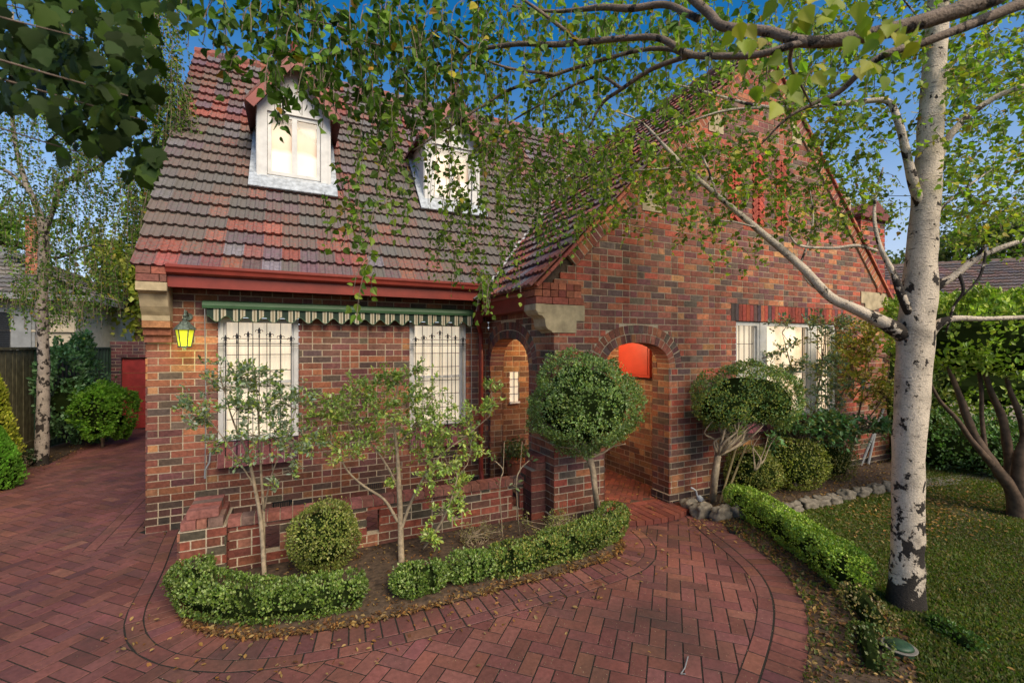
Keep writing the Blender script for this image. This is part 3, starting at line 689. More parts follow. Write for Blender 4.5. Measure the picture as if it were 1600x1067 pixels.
# ---------------- dormers
for di, cx in enumerate((1.585, 4.065)):
    yf = .9; zb = 4.70; ze = 5.72; za = 6.50; hw = .495
    ye = -.265+(ze-3.14)/1.225+.05
    d = MB()
    # cheeks and gable face
    for s in (-1, 1):
        d.prism([(yf, zb-.05), (yf, ze), (ye+.2, ze), ], lambda u, v, t: (t, u, v), (cx+s*hw-.012, cx+s*hw+.012))
    d.prism([(cx-hw, ze), (cx+hw, ze), (cx, za-.08)], lambda u, v, t: (u, yf+t, v), (.01, .05))
    for s in (-1, 1): d.box((cx+s*(hw-.065)-.065, yf-.012, zb-.06), (cx+s*(hw-.065)+.065, yf+.06, ze)); d.box((cx+s*(hw-.014)-.014, yf-.022, zb-.06), (cx+s*(hw-.014)+.014, yf-.0125, ze))
    d.box((cx-hw+.13, yf-.008, ze-.05), (cx+hw-.13, yf+.05, ze+.001))
    do = d.build('dormer', M['white'], H); tag(do, ['white dormer nearest the driveway end of the roof', 'white dormer nearest the brick gable'][di])
    wdw = MB(); x0, x1, z0, z1 = cx-hw+.135, cx+hw-.135, zb+.045, ze-.055
    for a, b in (((x0, z0), (x0+.05, z1)), ((x1-.05, z0), (x1, z1)), ((x0+.05, z0), (x1-.05, z0+.05)), ((x0+.05, z1-.05), (x1-.05, z1)), (((x0+x1)/2-.035, z0+.05), ((x0+x1)/2+.035, z1-.05))):
        wdw.box((a[0], yf+.025, a[1]), (b[0], yf+.07, b[1]))
    wo = wdw.build('window', M['white'], do)
    for s in (0, 1):
        a = x0+.05 if s == 0 else (x0+x1)/2+.035; b = (x0+x1)/2-.035 if s == 0 else x1-.05
        p = MB(); p.box((a, yf+.045, z0+.05), (b, yf+.049, z1-.05)); p.build('pane', M['glass'], do)
    p = MB(); p.box((x0, yf+.12, z0-.05), (x1, yf+.125, z1+.05)); p.build('curtain', M['attic'], do)
    sl = MB(); sl.box((cx-hw+.13, yf-.03, zb-.05), (cx+hw-.13, yf+.03, zb-.004)); sl.build('sill', M['white'], do)
    # red bargeboards and little roof
    sp = (za-ze+.02)/(hw+.12)
    for s in (-1, 1):
        bb = MB(); o0 = Vector((cx, yf-.20, za+.07)); o1 = Vector((cx+s*(hw+.15), yf-.20, za+.07-(hw+.15)*1.38))
        dd = (o1-o0).normalized(); q = Vector((dd.z*-s, 0, dd.x*s)); q = q if q.z < 0 else -q
        Ln = (o1-o0).length
        bb.obox((o0+o1)/2+q*.075, dd, Vector((0, 1, 0)), q, (Ln/2, .014, .075)); bb.build('bargeboard', M['redpaint'], do)
        rf = MB()
        yb = -.265+(za+.05-3.14)/1.225; ybe = -.265+(o1.z-3.14)/1.225
        rf.add([o0+Vector((0, -.02, .01)), o1+Vector((0, -.02, .01)), (o1.x, ybe+.1, o1.z+.01), (cx, yb+.1, za+.08),
                o0+Vector((0, -.02, -.035)), o1+Vector((0, -.02, -.035)), (o1.x, ybe+.1, o1.z-.035), (cx, yb+.1, za+.035)],
               [(0,1,2,3),(7,6,5,4),(0,4,5,1),(1,5,6,2),(2,6,7,3),(3,7,4,0)], (.2, .06, .05, .4)); rf.build('dormer_roof', M['tile'], do)
        
    fn = MB(); fn.tube([(cx, yf-.2, za+.0), (cx, yf-.2, za+.12), (cx, yf-.2, za+.2)], [.05, .06, .01], 8); fn.build('finial', M['redpaint'], do)
    # lead flashing apron, following the slope
    fl = MB(); al = Vector((1, 0, 0)); nn = al.cross(PU); nn = nn if nn.z > 0 else -nn
    def onr(x, y): return Vector((x, y, zmain(y)))+nn*.10
    def quad(a, b, c, e): fl.add([a, b, c, e, a-nn*.02, b-nn*.02, c-nn*.02, e-nn*.02], [(0,1,2,3),(7,6,5,4),(0,4,5,1),(1,5,6,2),(2,6,7,3),(3,7,4,0)])
    quad(onr(cx-hw-.1, .78), onr(cx+hw+.1, .78), onr(cx+hw+.1, .98), onr(cx-hw-.1, .98))
    for s in (-1, 1):
        xa = cx+s*hw; xb = cx+s*(hw+.1)
        if s < 0: xa, xb = xb, xa
        quad(onr(xa, .98)+nn*.002, onr(xb, .98)+nn*.002, onr(xb, 1.85)+nn*.002, onr(xa, 1.85)+nn*.002)
    fl.build('flashing', M['lead'], do)
# chimney on the right end
B = MB(); r = random.Random(77)
ch = MB(); ch.box((11.11, -1.86, 2.9), (11.91, -1.16, 4.62)); 
cho = None
brick_wall('chimney', (0, -1.87), (1, 0), (0, -1), 3.0, 4.6, lambda z: [(11.10, 11.92)], .02, H, 78, BPR)
cho = [o for o in COL.objects if o.name.startswith('chimney')][-1]
ch.build('chimney_core', M['mortar'], H)
brick_wall('chimney', (11.92, 0), (0, 1), (1, 0), 3.0, 4.6, lambda z: [(-1.87, -1.16)], .02, H, 79, BPR)
brick_wall('chimney', (11.10, 0), (0, 1), (-1, 0), 3.0, 4.6, lambda z: [(-1.87, -1.16)], .02, H, 80, BPR)
S = MB(); S.prism([(11.02, 4.6), (12.0, 4.6), (12.0, 4.66), (11.51, 4.95), (11.02, 4.66)], lambda u, v, t: (u, t, v), (-1.94, -1.1), (.2, .06, .05, .2)); S.build('chimney_cap', M['tile'], H)
# porch light (lit lamp, hanging under the porch ceiling)
pl = thing('porch_lamp', 'small glowing round lamp under the porch ceiling behind the arch', 'lamp', (5.5, -.8, 2.6))
S = MB(); S.tube([(5.5, -.8, 2.6), (5.5, -.8, 2.56)], .06, 14); S.build('rose', M['white'], pl)
S = MB(); S.tube([(5.5, -.8, 2.56), (5.5, -.8, 2.53), (5.5, -.8, 2.49), (5.5, -.8, 2.46)], [.05, .09, .09, .04], 16); S.build('shade', emis('porch_bulb', (1, .6, .25), 6), pl, smooth=True)
li = bpy.data.lights.new('porch_bulb_light', 'POINT'); li.energy = 60; li.color = (1, .74, .42); li.shadow_soft_size = .12
lo = bpy.data.objects.new('porch_bulb_light', li); lo.location = (5.5, -.8, 2.36); link(lo, pl); 

# ---------------- awning
aw = thing('window_awning', 'rolled striped awning with green metal hood above the two front windows', 'awning', (2.3, 0, 2.66))
S = MB(); S.prism([(-.135, 2.665), (-.14, 2.70), (-.12, 2.745), (-.06, 2.765), (0, 2.765), (0, 2.665)], lambda u, v, t: (t, u-.003, v), (.575, 4.06)); S.build('hood', M['green_metal'], aw)
S = MB(); n = 240; vs = []; fs = []
for i in range(n+1):
    x = .62+(4.05-.62)*i/n; ph = (x-.62)/.148/1.55
    zb = 2.538+.036*cos(2*pi*(x-.62)/.205)
    yy = -.118+.006*sin(x*31)
    vs += [(x, yy, 2.668), (x, yy, zb)]
for i in range(n): fs.append((2*i, 2*i+1, 2*i+3, 2*i+2))
S.add(vs, fs); S.build('valance', M['stripe'], aw)
S = MB(); n = 240
pts = [(.62+(4.05-.62)*i/n, -.121+.006*sin((.62+(4.05-.62)*i/n)*31), 2.538+.036*cos(2*pi*((4.05-.62)*i/n)/.205)) for i in range(n+1)]
S.tube(pts, .0045, 4); S.build('trim', M['green_metal'], aw)
for x, sg in ((.60, 1), (4.03, 1)):
    S = MB(); xx = x; S.tube([(xx, -.12, 2.66), (xx+.01, -.11, 1.6), (xx-.0, -.09, .66)], .0055, 6); S.tube([(xx, -.10, .60), (xx, -.09, .70), (xx+.04, -.06, .78), (xx+.045, -.02, .92)], .011, 6); S.build('arm', M['grey'], aw)
# ---------------- lantern
la = thing('wall_lantern', 'glowing yellow carriage lantern on the brick wall left of the awning', 'lantern', (.42, 0, 2.4))
S = MB(); S.tube([(.42, -.003, 2.56), (.42, -.03, 2.56)], .045, 12); S.tube([(.42, -.02, 2.56), (.42, -.07, 2.60), (.42, -.14, 2.62), (.42, -.20, 2.58), (.42, -.22, 2.53)], .009, 8); S.build('bracket', M['verdigris'], la)
S = MB(); c = (.42, -.22)
S.tube([(c[0], c[1], z) for z in (2.395, 2.405, 2.44, 2.47, 2.485, 2.50, 2.52, 2.535, 2.56, 2.58, 2.60, 2.64)], [.118, .115, .085, .055, .05, .022, .03, .014, .022, .012, .012, .001], 6); S.build('roof', M['verdigris'], la)
S = MB(); S.tube([(c[0], c[1], 2.39), (c[0], c[1], 2.205)], [.092, .060], 6); S.build('glass', M['lampglass'], la)
S = MB()
for k in range(6):
    t = 2*pi*k/6; S.tube([(c[0]+cos(t)*.094, c[1]+sin(t)*.094, 2.395), (c[0]+cos(t)*.062, c[1]+sin(t)*.062, 2.20)], .006, 5)
S.tube([(c[0], c[1], 2.19), (c[0], c[1], 2.205)], .07, 6); S.tube([(c[0], c[1], 2.19), (c[0], c[1], 2.16)], [.02, .008], 6); S.build('frame', M['verdigris'], la)
li = bpy.data.lights.new('lantern_light', 'POINT'); li.energy = 3.0; li.color = (1, .9, .25); li.shadow_soft_size = .07
lo = bpy.data.objects.new('lantern_light', li); lo.location = (.42, -.22, 2.13); link(lo, la)
# ---------------- low front wall
lw = thing('low_brick_wall', 'low brick garden wall with slots and stepped end pier in front of the house', 'wall', (2.6, -1.5, 0))
slots = [(1.30, 1.43), (2.28, 2.41), (2.62, 2.62), (3.20, 3.33), (4.02, 4.12)]
def solidL(z):
    iv = [(1.0, XW-.02)]
    if .17 < z < .43:
        for a, b in slots: iv = cut(iv, a, b)
    return iv
LWP = [((.27,.075,.05),14),((.19,.065,.045),10),((.095,.075,.055),7),((.13,.055,.045),8),((.30,.12,.08),4)]
for n_, yy, sg in (('wall', -1.6, -1), ('wall', -1.49, 1)):
    brick_wall(n_, (0, yy), (1, 0), (0, sg), 0, .474, solidL, .11 if sg < 0 else .01, lw, 90+sg, LWP)
S = MB()
for a, b in slots:
    if b > a: S.box((a, -1.57, .0), (b, -1.51, .17), (.3, .12, .08))
S.build('slot_brick', M['brick'], lw)
B = MB(); r = random.Random(4); x = 1.0; COPP = [((.30,.12,.10),3),((.26,.10,.085),3),((.22,.075,.06),3),((.17,.10,.09),1)]
while x < XW-.05:
    w = .112; j = r.uniform(-.004, .004)
    B.box((x+.004, -1.625+j, .482), (x+w-.004, -1.47+j, .562+j*.6), bcol(r, COPP)); x += w
co_ = B.build('coping', M['brick'], lw); S = MB(); S.box((1.0, -1.612, .476), (XW-.02, -1.485, .552)); S.build('mortar', M['mortar'], co_)
for n_, o_, u_, nn_, iv in (('pier', (0, -1.68), (1, 0), (0, -1), (.62, 1.0)), ('pier', (.62, 0), (0, 1), (-1, 0), (-1.68, -1.12)), ('pier', (1.0, 0), (0, 1), (1, 0), (-1.68, -1.12)), ('pier', (0, -1.12), (1, 0), (0, 1), (.62, 1.0))):
    brick_wall(n_, o_, u_, nn_, 0, .515, lambda z, iv=iv: [iv], .02, lw, rnd.randint(1, 99), LWP)
S = MB(); S.box((.632, -1.668, 0), (.988, -1.132, .51)); S.build('pier_core', M['mortar'], lw)
B = MB()
B.box((.64, -1.66, .520), (.755, -1.43, .597), bcol(r, COPP)); B.box((.64, -1.42, .520), (.755, -1.14, .597), bcol(r, COPP)); B.box((.763, -1.66, .520), (.84, -1.40, .597), bcol(r, COPP)); B.box((.85, -1.66, .520), (.97, -1.40, .597), bcol(r, COPP)); B.box((.763, -1.39, .520), (.97, -1.15, .597), bcol(r, COPP))
for k in range(4): B.box((.68, -1.62+k*.115, .603), (.93, -1.512+k*.115, .678), bcol(r, COPP))
B.build('pier_cap', M['brick'], lw)
# stepped buttress where the low wall meets the wing
B = MB()
for k, (zz, dx) in enumerate(((.0, .20), (.086, .20), (.172, .20), (.258, .20), (.344, .20), (.43, .20), (.516, .20), (.602, .20), (.688, .13), (.774, .13))):
    y0 = -1.82
    for q in range(2): B.box((XW-dx, y0+q*.155, zz+.004), (XW-.003, y0+q*.155+.148, zz+.081), bcol(r, LWP))
B.build('buttress', M['brick'], lw)
S = MB(); S.box((XW-.19, -1.81, 0), (XW-.001, -1.525, .685)); S.build('buttress_core', M['mortar'], lw)
# ============================================================ GROUND
def struct(o): o['kind'] = 'structure'; return o
S = MB(); n = 2
S.add([(-300, -300, -.06), (300, -300, -.06), (300, 400, -.06), (-300, 400, -.06)], [(0, 1, 2, 3)]); struct(S.build('ground', M['lawn']))
S = MB(); S.add([(-2.85, -9, -.005), (8, -9, -.005), (8, .05, -.005), (.02, .05, -.005), (.02, 9, -.005), (-2.85, 9, -.005)], [(0, 1, 2, 3, 4, 5)]); struct(S.build('driveway_bed', M['joint']))
PVP = [((c_[0]*.95, c_[1]*1.0, c_[2]*.97), w_) for c_, w_ in [((.138,.049,.041),20),((.128,.046,.041),18),((.148,.053,.042),12),((.115,.043,.040),5),((.160,.064,.046),3)]]
def chain(pts, k=8): return [np.array(p) for p in smooth_path(pts, k)]
LB_MID = chain([(.33, .0), (.36, -.49), (.41, -1.1), (.43, -1.55), (.45, -1.95), (.52, -2.25), (.66, -2.53), (.90, -2.78), (1.25, -2.99), (1.8, -3.13), (2.5, -3.185), (3.4, -3.18), (4.2, -3.16), (4.65, -3.10), (4.95, -2.93), (5.12, -2.68), (5.2, -2.4)])
RB_BED = chain([(6.55, -2.25), (6.42, -2.62), (6.25, -2.95), (6.14, -3.25), (6.02, -3.54), (5.87, -3.84), (5.65, -4.12), (5.41, -4.34), (5.10, -4.55), (4.8, -4.72), (4.2, -5.02), (3.4, -5.4), (2.4, -5.9)])
def resample(P, step):
    out = [P[0]]; acc = 0; 
    d = [0]
    for a, b in zip(P[:-1], P[1:]): d.append(d[-1]+np.linalg.norm(b-a))
    n = int(round(d[-1]/step)); res = []
    for i in range(n+1):
        s = d[-1]*i/n; k = min(max(np.searchsorted(d, s)-1, 0), len(P)-2)
        t = (s-d[k])/(d[k+1]-d[k]+1e-9); res.append(P[k]*(1-t)+P[k+1]*t)
    return res
def normals(P):
    out = []
    for i in range(len(P)):
        t = P[min(i+1, len(P)-1)]-P[max(i-1, 0)]; t = t/np.linalg.norm(t); out.append(np.array([-t[1], t[0]]))
    return out
def offset(P, d): return [p+n_*d for p, n_ in zip(P, normals(P))]
def paver(mb, q, z, h=.03, r=rnd, col=None, bev=.0022):
    c = [sum(p[0] for p in q)/len(q), sum(p[1] for p in q)/len(q)]
    n = len(q); tz = [z+r.uniform(-.0016, 0) for _ in q]
    top = []
    for p, zz in zip(q, tz):
        dx, dy = c[0]-p[0], c[1]-p[1]; l = math.hypot(dx, dy); top.append((p[0]+dx/l*bev*1.4, p[1]+dy/l*bev*1.4, zz))
    mid = [(p[0], p[1], zz-bev) for p, zz in zip(q, tz)]; bot = [(p[0], p[1], z-h) for p in q]
    mb.add(top+mid+bot, [tuple(range(n))]+[(i+n, (i+1) % n+n, (i+1) % n, i) for i in range(n)]+[(i+2*n, (i+1) % n+2*n, (i+1) % n+n, i+n) for i in range(n)], col or bcol(r, PVP))
def inside_paving(x, y):
    if y > 8.5 or x < -2.8: return False
    if y > .02 and x > .02: return False
    if x < -2.62+.1*sin(y*1.3): return False
    return True
mb = MB(); r = random.Random(10); cs = .1185; c45, s45 = cos(pi/4), sin(pi/4)
for i in range(-90, 90):
    for j in range(-90, 90):
        t = (i-j) % 4
        if t == 0: w, h = 2, 1
        elif t == 3: w, h = 1, 2
        else: continue
        u0, v0 = i*cs+.005, j*cs+.005; u1, v1 = (i+w)*cs-.005, (j+h)*cs-.005
        cx, cy = (u0+u1)/2, (v0+v1)/2; X = cx*c45-cy*s45+1.0; Y = cx*s45+cy*c45-1.0
        if not (X < 6.6 and Y > -7.2 and inside_paving(X, Y)): continue
        a = r.uniform(-.006, .006)
        q = [((u-cx)+(v-cy)*a, (v-cy)-(u-cx)*a) for u, v in ((u0, v0), (u1, v0), (u1, v1), (u0, v1))]
        q = [((u)*c45-(v)*s45+X, (u)*s45+(v)*c45+Y) for u, v in q]
        paver(mb, q, 0, r=r)
def border(P, side, bands, zt=.005):
    """bands: (from, to, step) measured from the line P towards side"""
    for (d0, d1, st) in bands:
        Q = resample(P, st); A = offset(Q, side*d0); Bq = offset(Q, side*d1)
        for k in range(len(Q)-1):
            f = .0058
            def lerp(a, b, t): return a*(1-t)+b*t
            t0 = f/st; q = [lerp(A[k], A[k+1], t0), lerp(A[k], A[k+1], 1-t0), lerp(Bq[k], Bq[k+1], 1-t0), lerp(Bq[k], Bq[k+1], t0)]
            ar = sum(q[i][0]*q[(i+1) % 4][1]-q[(i+1) % 4][0]*q[i][1] for i in range(4))
            if ar < 0: q = q[::-1]
            paver(mb, [tuple(p) for p in q], zt, r=r)
under = MB()
def strip(P, side, d0, d1, z):
    A = offset(P, side*d0); Bq = offset(P, side*d1)
    for k in range(len(P)-1):
        q = [A[k], A[k+1], Bq[k+1], Bq[k]]
        ar = sum(q[i][0]*q[(i+1) % 4][1]-q[(i+1) % 4][0]*q[i][1] for i in range(4))
        if ar < 0: q = q[::-1]
        under.add([(p[0], p[1], z) for p in q], [(0, 1, 2, 3)])
# left bed: the line LB_MID has soldiers on its left side (towards the bed) and stretchers outside
border(LB_MID, 1, [(.006, .235, .122)]); border(LB_MID, -1, [(.006, .115, .235)]); strip(LB_MID, 1, -.122, .25, .0008)
border(RB_BED, -1, [(0.0, .226, .122), (.24, .35, .235)]); strip(RB_BED, -1, -.02, .358, .0008)
HB = [np.array([-.36, y]) for y in np.linspace(-.3, 8.4, 40)]
border(HB, 1, [(0, .11, .235)]); border(HB, -1, [(.008, .235, .12)]); strip(HB, 1, -.242, .118, .0008)
dw = mb.build('driveway', M['paver']); struct(dw)
o = under.build('driveway_joint', M['joint']); struct(o)
# landing, a step up
mb = MB(); r = random.Random(12)
def land_edge(x):
    t = (x-5.78)/.80
    return -1.93-.47*math.sqrt(max(0, 1-t*t))
x = 5.02
LBk = [((.17,.045,.03),3),((.14,.04,.03),3),((.19,.055,.035),2)]
while x < 6.56:
    x1 = x+.112; ye = min(land_edge(x+.01), land_edge(x1-.01)) if 0 else (land_edge(x)+land_edge(x1))/2
    y = -1.90
    ys = [y]
    ya, yb = land_edge(x+.002), land_edge(x1-.004)
    q = [(x+.0055, -1.90), (x+.0055, ya), (x1-.0055, yb), (x1-.0055, -1.90)]
    if ya < -1.95 or yb < -1.95:
        k = -1.90-.23*(1-.5*(int(x/.112) % 2))
        if min(ya, yb) < k-.06:
            paver(mb, [(x+.0055, k+.005), (x1-.0055, k+.005), (x1-.0055, -1.90), (x+.0055, -1.90)], .062, .06, r, bcol(r, LBk))
            paver(mb, [(x+.0055, ya), (x1-.0055, yb), (x1-.0055, k-.005), (x+.0055, k-.005)], .062, .06, r, bcol(r, LBk))
        else: paver(mb, [(x+.0055, ya), (x1-.0055, yb), (x1-.0055, -1.90), (x+.0055, -1.90)], .062, .06, r, bcol(r, LBk))
    x += .112
for k in range(8): paver(mb, [(5.02+.235*k, -1.893), (5.25+.235*k, -1.893), (5.25+.235*k, -1.79), (5.02+.235*k, -1.79)], .062, .06, r, bcol(r, LBk))
cs2 = .078
for i in range(-60, 60):
    for j in range(-60, 60):
        t = (i-j) % 4
        if t == 0: w, h = 2, 1
        elif t == 3: w, h = 1, 2
        else: continue
        u0, v0 = i*cs2+.004, j*cs2+.004; u1, v1 = (i+w)*cs2-.004, (j+h)*cs2-.004
        cx, cy = (u0+u1)/2, (v0+v1)/2; X = cx*c45-cy*s45+5.5; Y = cx*s45+cy*c45-.9
        if not (4.62 < X < 6.55 and -1.74 < Y < .0): continue
        paver(mb, [((u)*c45-(v)*s45+5.5, (u)*s45+(v)*c45-.9) for u, v in ((u0, v0), (u1, v0), (u1, v1), (u0, v1))], .062, .03, r, bcol(r, LBk))
struct(mb.build('porch_landing', M['paver']))
S = MB(); S.add([(4.5, -1.95, .052), (6.55, -1.95, .052), (6.6, 0.05, .052), (4.5, 0.05, .052)], [(0, 1, 2, 3)])
vs = [(x, land_edge(x)+.02, .052) for x in np.linspace(5.0, 6.56, 30)]+[(6.56, -1.9, .0521), (5.0, -1.9, .0521)]
S.add(vs, [tuple(range(len(vs)))]); struct(S.build('porch_landing_joint', M['twig']))
# garden beds
def bed(name, poly, z, mt, res=.12, amp=.03, edge=None):
    """a height sheet clipped to poly"""
    P = [tuple(p) for p in poly]
    xs = [p[0] for p in P]; ys = [p[1] for p in P]
    def ins(x, y):
        c = False; j = len(P)-1
        for i in range(len(P)):
            if (P[i][1] > y) != (P[j][1] > y) and x < (P[j][0]-P[i][0])*(y-P[i][1])/(P[j][1]-P[i][1])+P[i][0]: c = not c
            j = i
        return c
    from mathutils.geometry import delaunay_2d_cdt
    pts = [Vector(p) for p in P]; nb = len(pts)
    x = min(xs)
    while x < max(xs):
        y = min(ys)
        while y < max(ys):
            px, py = x+rnd.uniform(-.3, .3)*res, y+rnd.uniform(-.3, .3)*res
            if ins(px, py): pts.append(Vector((px, py)))
            y += res
        x += res
    vo, eo, fo, _, _, _ = delaunay_2d_cdt(pts, [], [list(range(nb))], 1, 1e-5)
    S = MB(); vs = []
    for i, v in enumerate(vo):
        dist = min(((v-Vector(P[k])).length for k in range(nb)))
        k = min(1, dist/.15)
        vs.append((v.x, v.y, z*(.25+.75*k)+amp*k*noise.noise(Vector((v.x*5, v.y*5, 0)))))
    fs = [tuple(f) for f in fo]
    S.add(vs, fs); return S.build(name, mt, smooth=True), ins
LBE = offset(resample(LB_MID, .12), .236)
edge_pts = [p for p in LBE if p[1] < -1.62 and not (p[0] < .8 and p[1] > -1.7)]
bedL = [(1.0, -1.60)]+[(.63, -1.69)]+[tuple(p) for p in edge_pts if p[0] > .62]+[(5.1, -2.06), (4.37, -2.04), (4.37, -1.6)]
o, insL = bed('garden_bed', bedL, .05, M['soil']); struct(o)
STONES = [(1078,792),(1096,800),(1128,805),(1152,803),(1215,800),(1240,797),(1262,790),(1282,786),(1300,783),(1322,776),(1345,771),(1368,766),(1392,762)]
stp = [G(px, py+6) for px, py in STONES]
RBo = resample(RB_BED, .15)
bedR = [(6.45, -2.04), (6.50, -2.25)]+[(p.x, p.y) for p in stp]+[(11.2, -2.5), (13.5, -2.2), (13.5, 1.5), (11.8, 1.5), (11.8, -2.03)]
o, insR = bed('garden_bed', bedR, .07, M['soil'], .2); struct(o)
# lawn and the leafy strip beside the path
strp = [tuple(p) for p in RBo]
lw_in = [(G(1165, 800).x, G(1165, 800).y), (6.75, -2.7), (6.75, -3.2), (6.5, -3.8), (6.2, -4.4), (5.75, -4.9), (5.1, -5.25), (4.2, -5.6), (3, -6.3)]
stripP = strp+[(2.2, -6.6)]+lw_in[::-1]
o, insS = bed('mulch_strip', [(6.6, -2.3)]+strp[1:]+[(2.6, -6.6), (3.0, -6.5)]+lw_in[:-1][::-1]+[(7.0, -2.5)], .02, M['soil'], .14, .02); struct(o)
lawnP = lw_in+[(3.0, -9), (30, -9), (30, 4), (13.5, 4), (13.5, -2.2), (11.2, -2.5)]+[(p.x, p.y) for p in stp[::-1]]
o, insW = bed('lawn', lawnP, .02, M['lawn'], .6, .02); struct(o)
S = MB(); S.add([(10.4, -2.80, .03), (12.4, -3.15, .03), (14.0, -4.1, .03), (17, -7.5, .03), (16.4, -7.9, .03), (13.5, -4.6, .03), (12.2, -3.6, .03), (10.4, -3.12, .03)], [tuple(range(8))])
struct(S.build('garden_path', M['concrete']))
S = MB(); S.add([(-4, 1.0, -.003), (-2.60, 1.0, -.003), (-2.60, 3, -.003), (-2.62, 5, -.003), (-2.55, 7, -.003), (-2.5, 8.6, -.003), (-3.4, 8.6, -.003), (-4, 5, -.003)], [tuple(range(8))])
struct(S.build('side_bed', M['soil']))
# ---- grass blades (stuff)
n = 90000; xy = []
while len(xy) < n:
    fx = rnd.uniform(2.6, 8.6); px = rnd.uniform(1050, 1700); p = D(px, 0, fx)
    if rnd.random() > min(1, (5.5/fx)**1.0): continue
    if insW(p.x, p.y): xy.append((p.x, p.y))
    elif insS(p.x, p.y) and p.x > 4 and rnd.random() < .10: xy.append((p.x, p.y))
xy = np.array(xy); pos = np.column_stack([xy, np.full(n, .012)]); dr = rdir(n)*.75; dr[:, 2] = 1
dens = np.array([noise.noise(Vector((x*1.1, y*1.1, 3))) for x, y in xy])
cols = pick([(.085,.12,.024), (.065,.095,.02), (.10,.11,.03), (.15,.125,.045)], n, .35)*(1+.35*dens[:, None])
g = leaves('grass', pos, dr, rdir(n), RG.uniform(.02, .045, n)*(1+.5*dens), cols, M['leaf'], None, 'kite'); 
# narrow the blades: built from the kite outline
tag(g, None, None, None, 'stuff')
# ---- fallen leaves (stuff)
fp = []; fc = []
def scatter(n, gen, z, cl):
    k = 0
    while k < n:
        p = gen()
        if p is None: continue
        fp.append((p[0], p[1], z+rnd.uniform(0, .02))); fc.append(cl[rnd.randrange(len(cl))]); k += 1
YL = [(.42,.24,.07), (.36,.17,.05), (.48,.32,.12), (.22,.10,.045), (.30,.20,.09)]; BR = [(.16,.075,.035), (.22,.11,.05), (.11,.06,.03), (.30,.17,.08)]
def along(P, lo, hi): 
    def g_():
        k = rnd.randrange(len(P)-1); q = offset(P, 1)[k] if 0 else None
        t = P[min(k+1, len(P)-1)]-P[k]; t = t/np.linalg.norm(t); nn_ = np.array([-t[1], t[0]]); a = P[k]+(P[k+1]-P[k])*rnd.random()+nn_*rnd.uniform(lo, hi)
        return a if a[1] < -1.75 else None
    return g_
scatter(4200, along(resample(LB_MID, .1), .21, .40), .015, YL+BR)
scatter(260, along(resample(LB_MID, .1), -.3, .25), .008, YL)
scatter(2600, lambda: (lambda p: p if insS(*p) else None)((rnd.uniform(3, 7), rnd.uniform(-6, -2.3))), .02, BR+BR+YL)
scatter(900, lambda: (lambda p: p if insL(*p) else None)((rnd.uniform(.6, 5.2), rnd.uniform(-3, -1.6))), .05, BR+YL)
scatter(1500, lambda: (lambda p: p if insR(*p) else None)((rnd.uniform(6.4, 12), rnd.uniform(-3, -2))), .07, BR+YL)
scatter(1500, lambda: (lambda p: p if insW(*p) else None)((rnd.gauss(9.2, .9), rnd.gauss(-3.55, .38))), .035, YL)
scatter(60, lambda: (lambda p: p if insW(*p) else None)((rnd.uniform(4, 12), rnd.uniform(-6, -2.5))), .04, YL)
scatter(520, lambda: (rnd.uniform(-2.9, -2.35), rnd.uniform(2.5, 8.5)), .005, BR+YL)
scatter(120, lambda: (rnd.uniform(-2.3, 6), rnd.uniform(-5, 0)), .008, YL)
NPET = len(fp)
scatter(2600, lambda: (rnd.gauss(4.2, 1.6), rnd.uniform(-5.2, -2.2)), .0, [(.5,.42,.28), (.4,.33,.2)])
NPE2 = len(fp)
for i_ in range(NPET, NPE2): fp[i_] = (fp[i_][0], fp[i_][1], .004)

scatter(130, lambda: (rnd.uniform(5.1, 6.5), rnd.uniform(-2.3, -.2)), .066, YL)
scatter(260, lambda: (rnd.gauss(6.3, .25), rnd.gauss(-2.75, .25)), .008, YL+BR)
n = len(fp); dr = rdir(n); dr[:, 2] *= .35; nr = rdir(n)*.5; nr[:, 2] += 1
o = leaves('fallen_leaves', fp, dr, nr, np.where((np.arange(n) >= NPET) & (np.arange(n) < NPE2), .007, RG.uniform(.022, .050, n)), np.array(fc)*RG.uniform(.7, 1.2, (n, 1)), M['leaf'], None, 'oval'); tag(o, None, None, None, 'stuff')
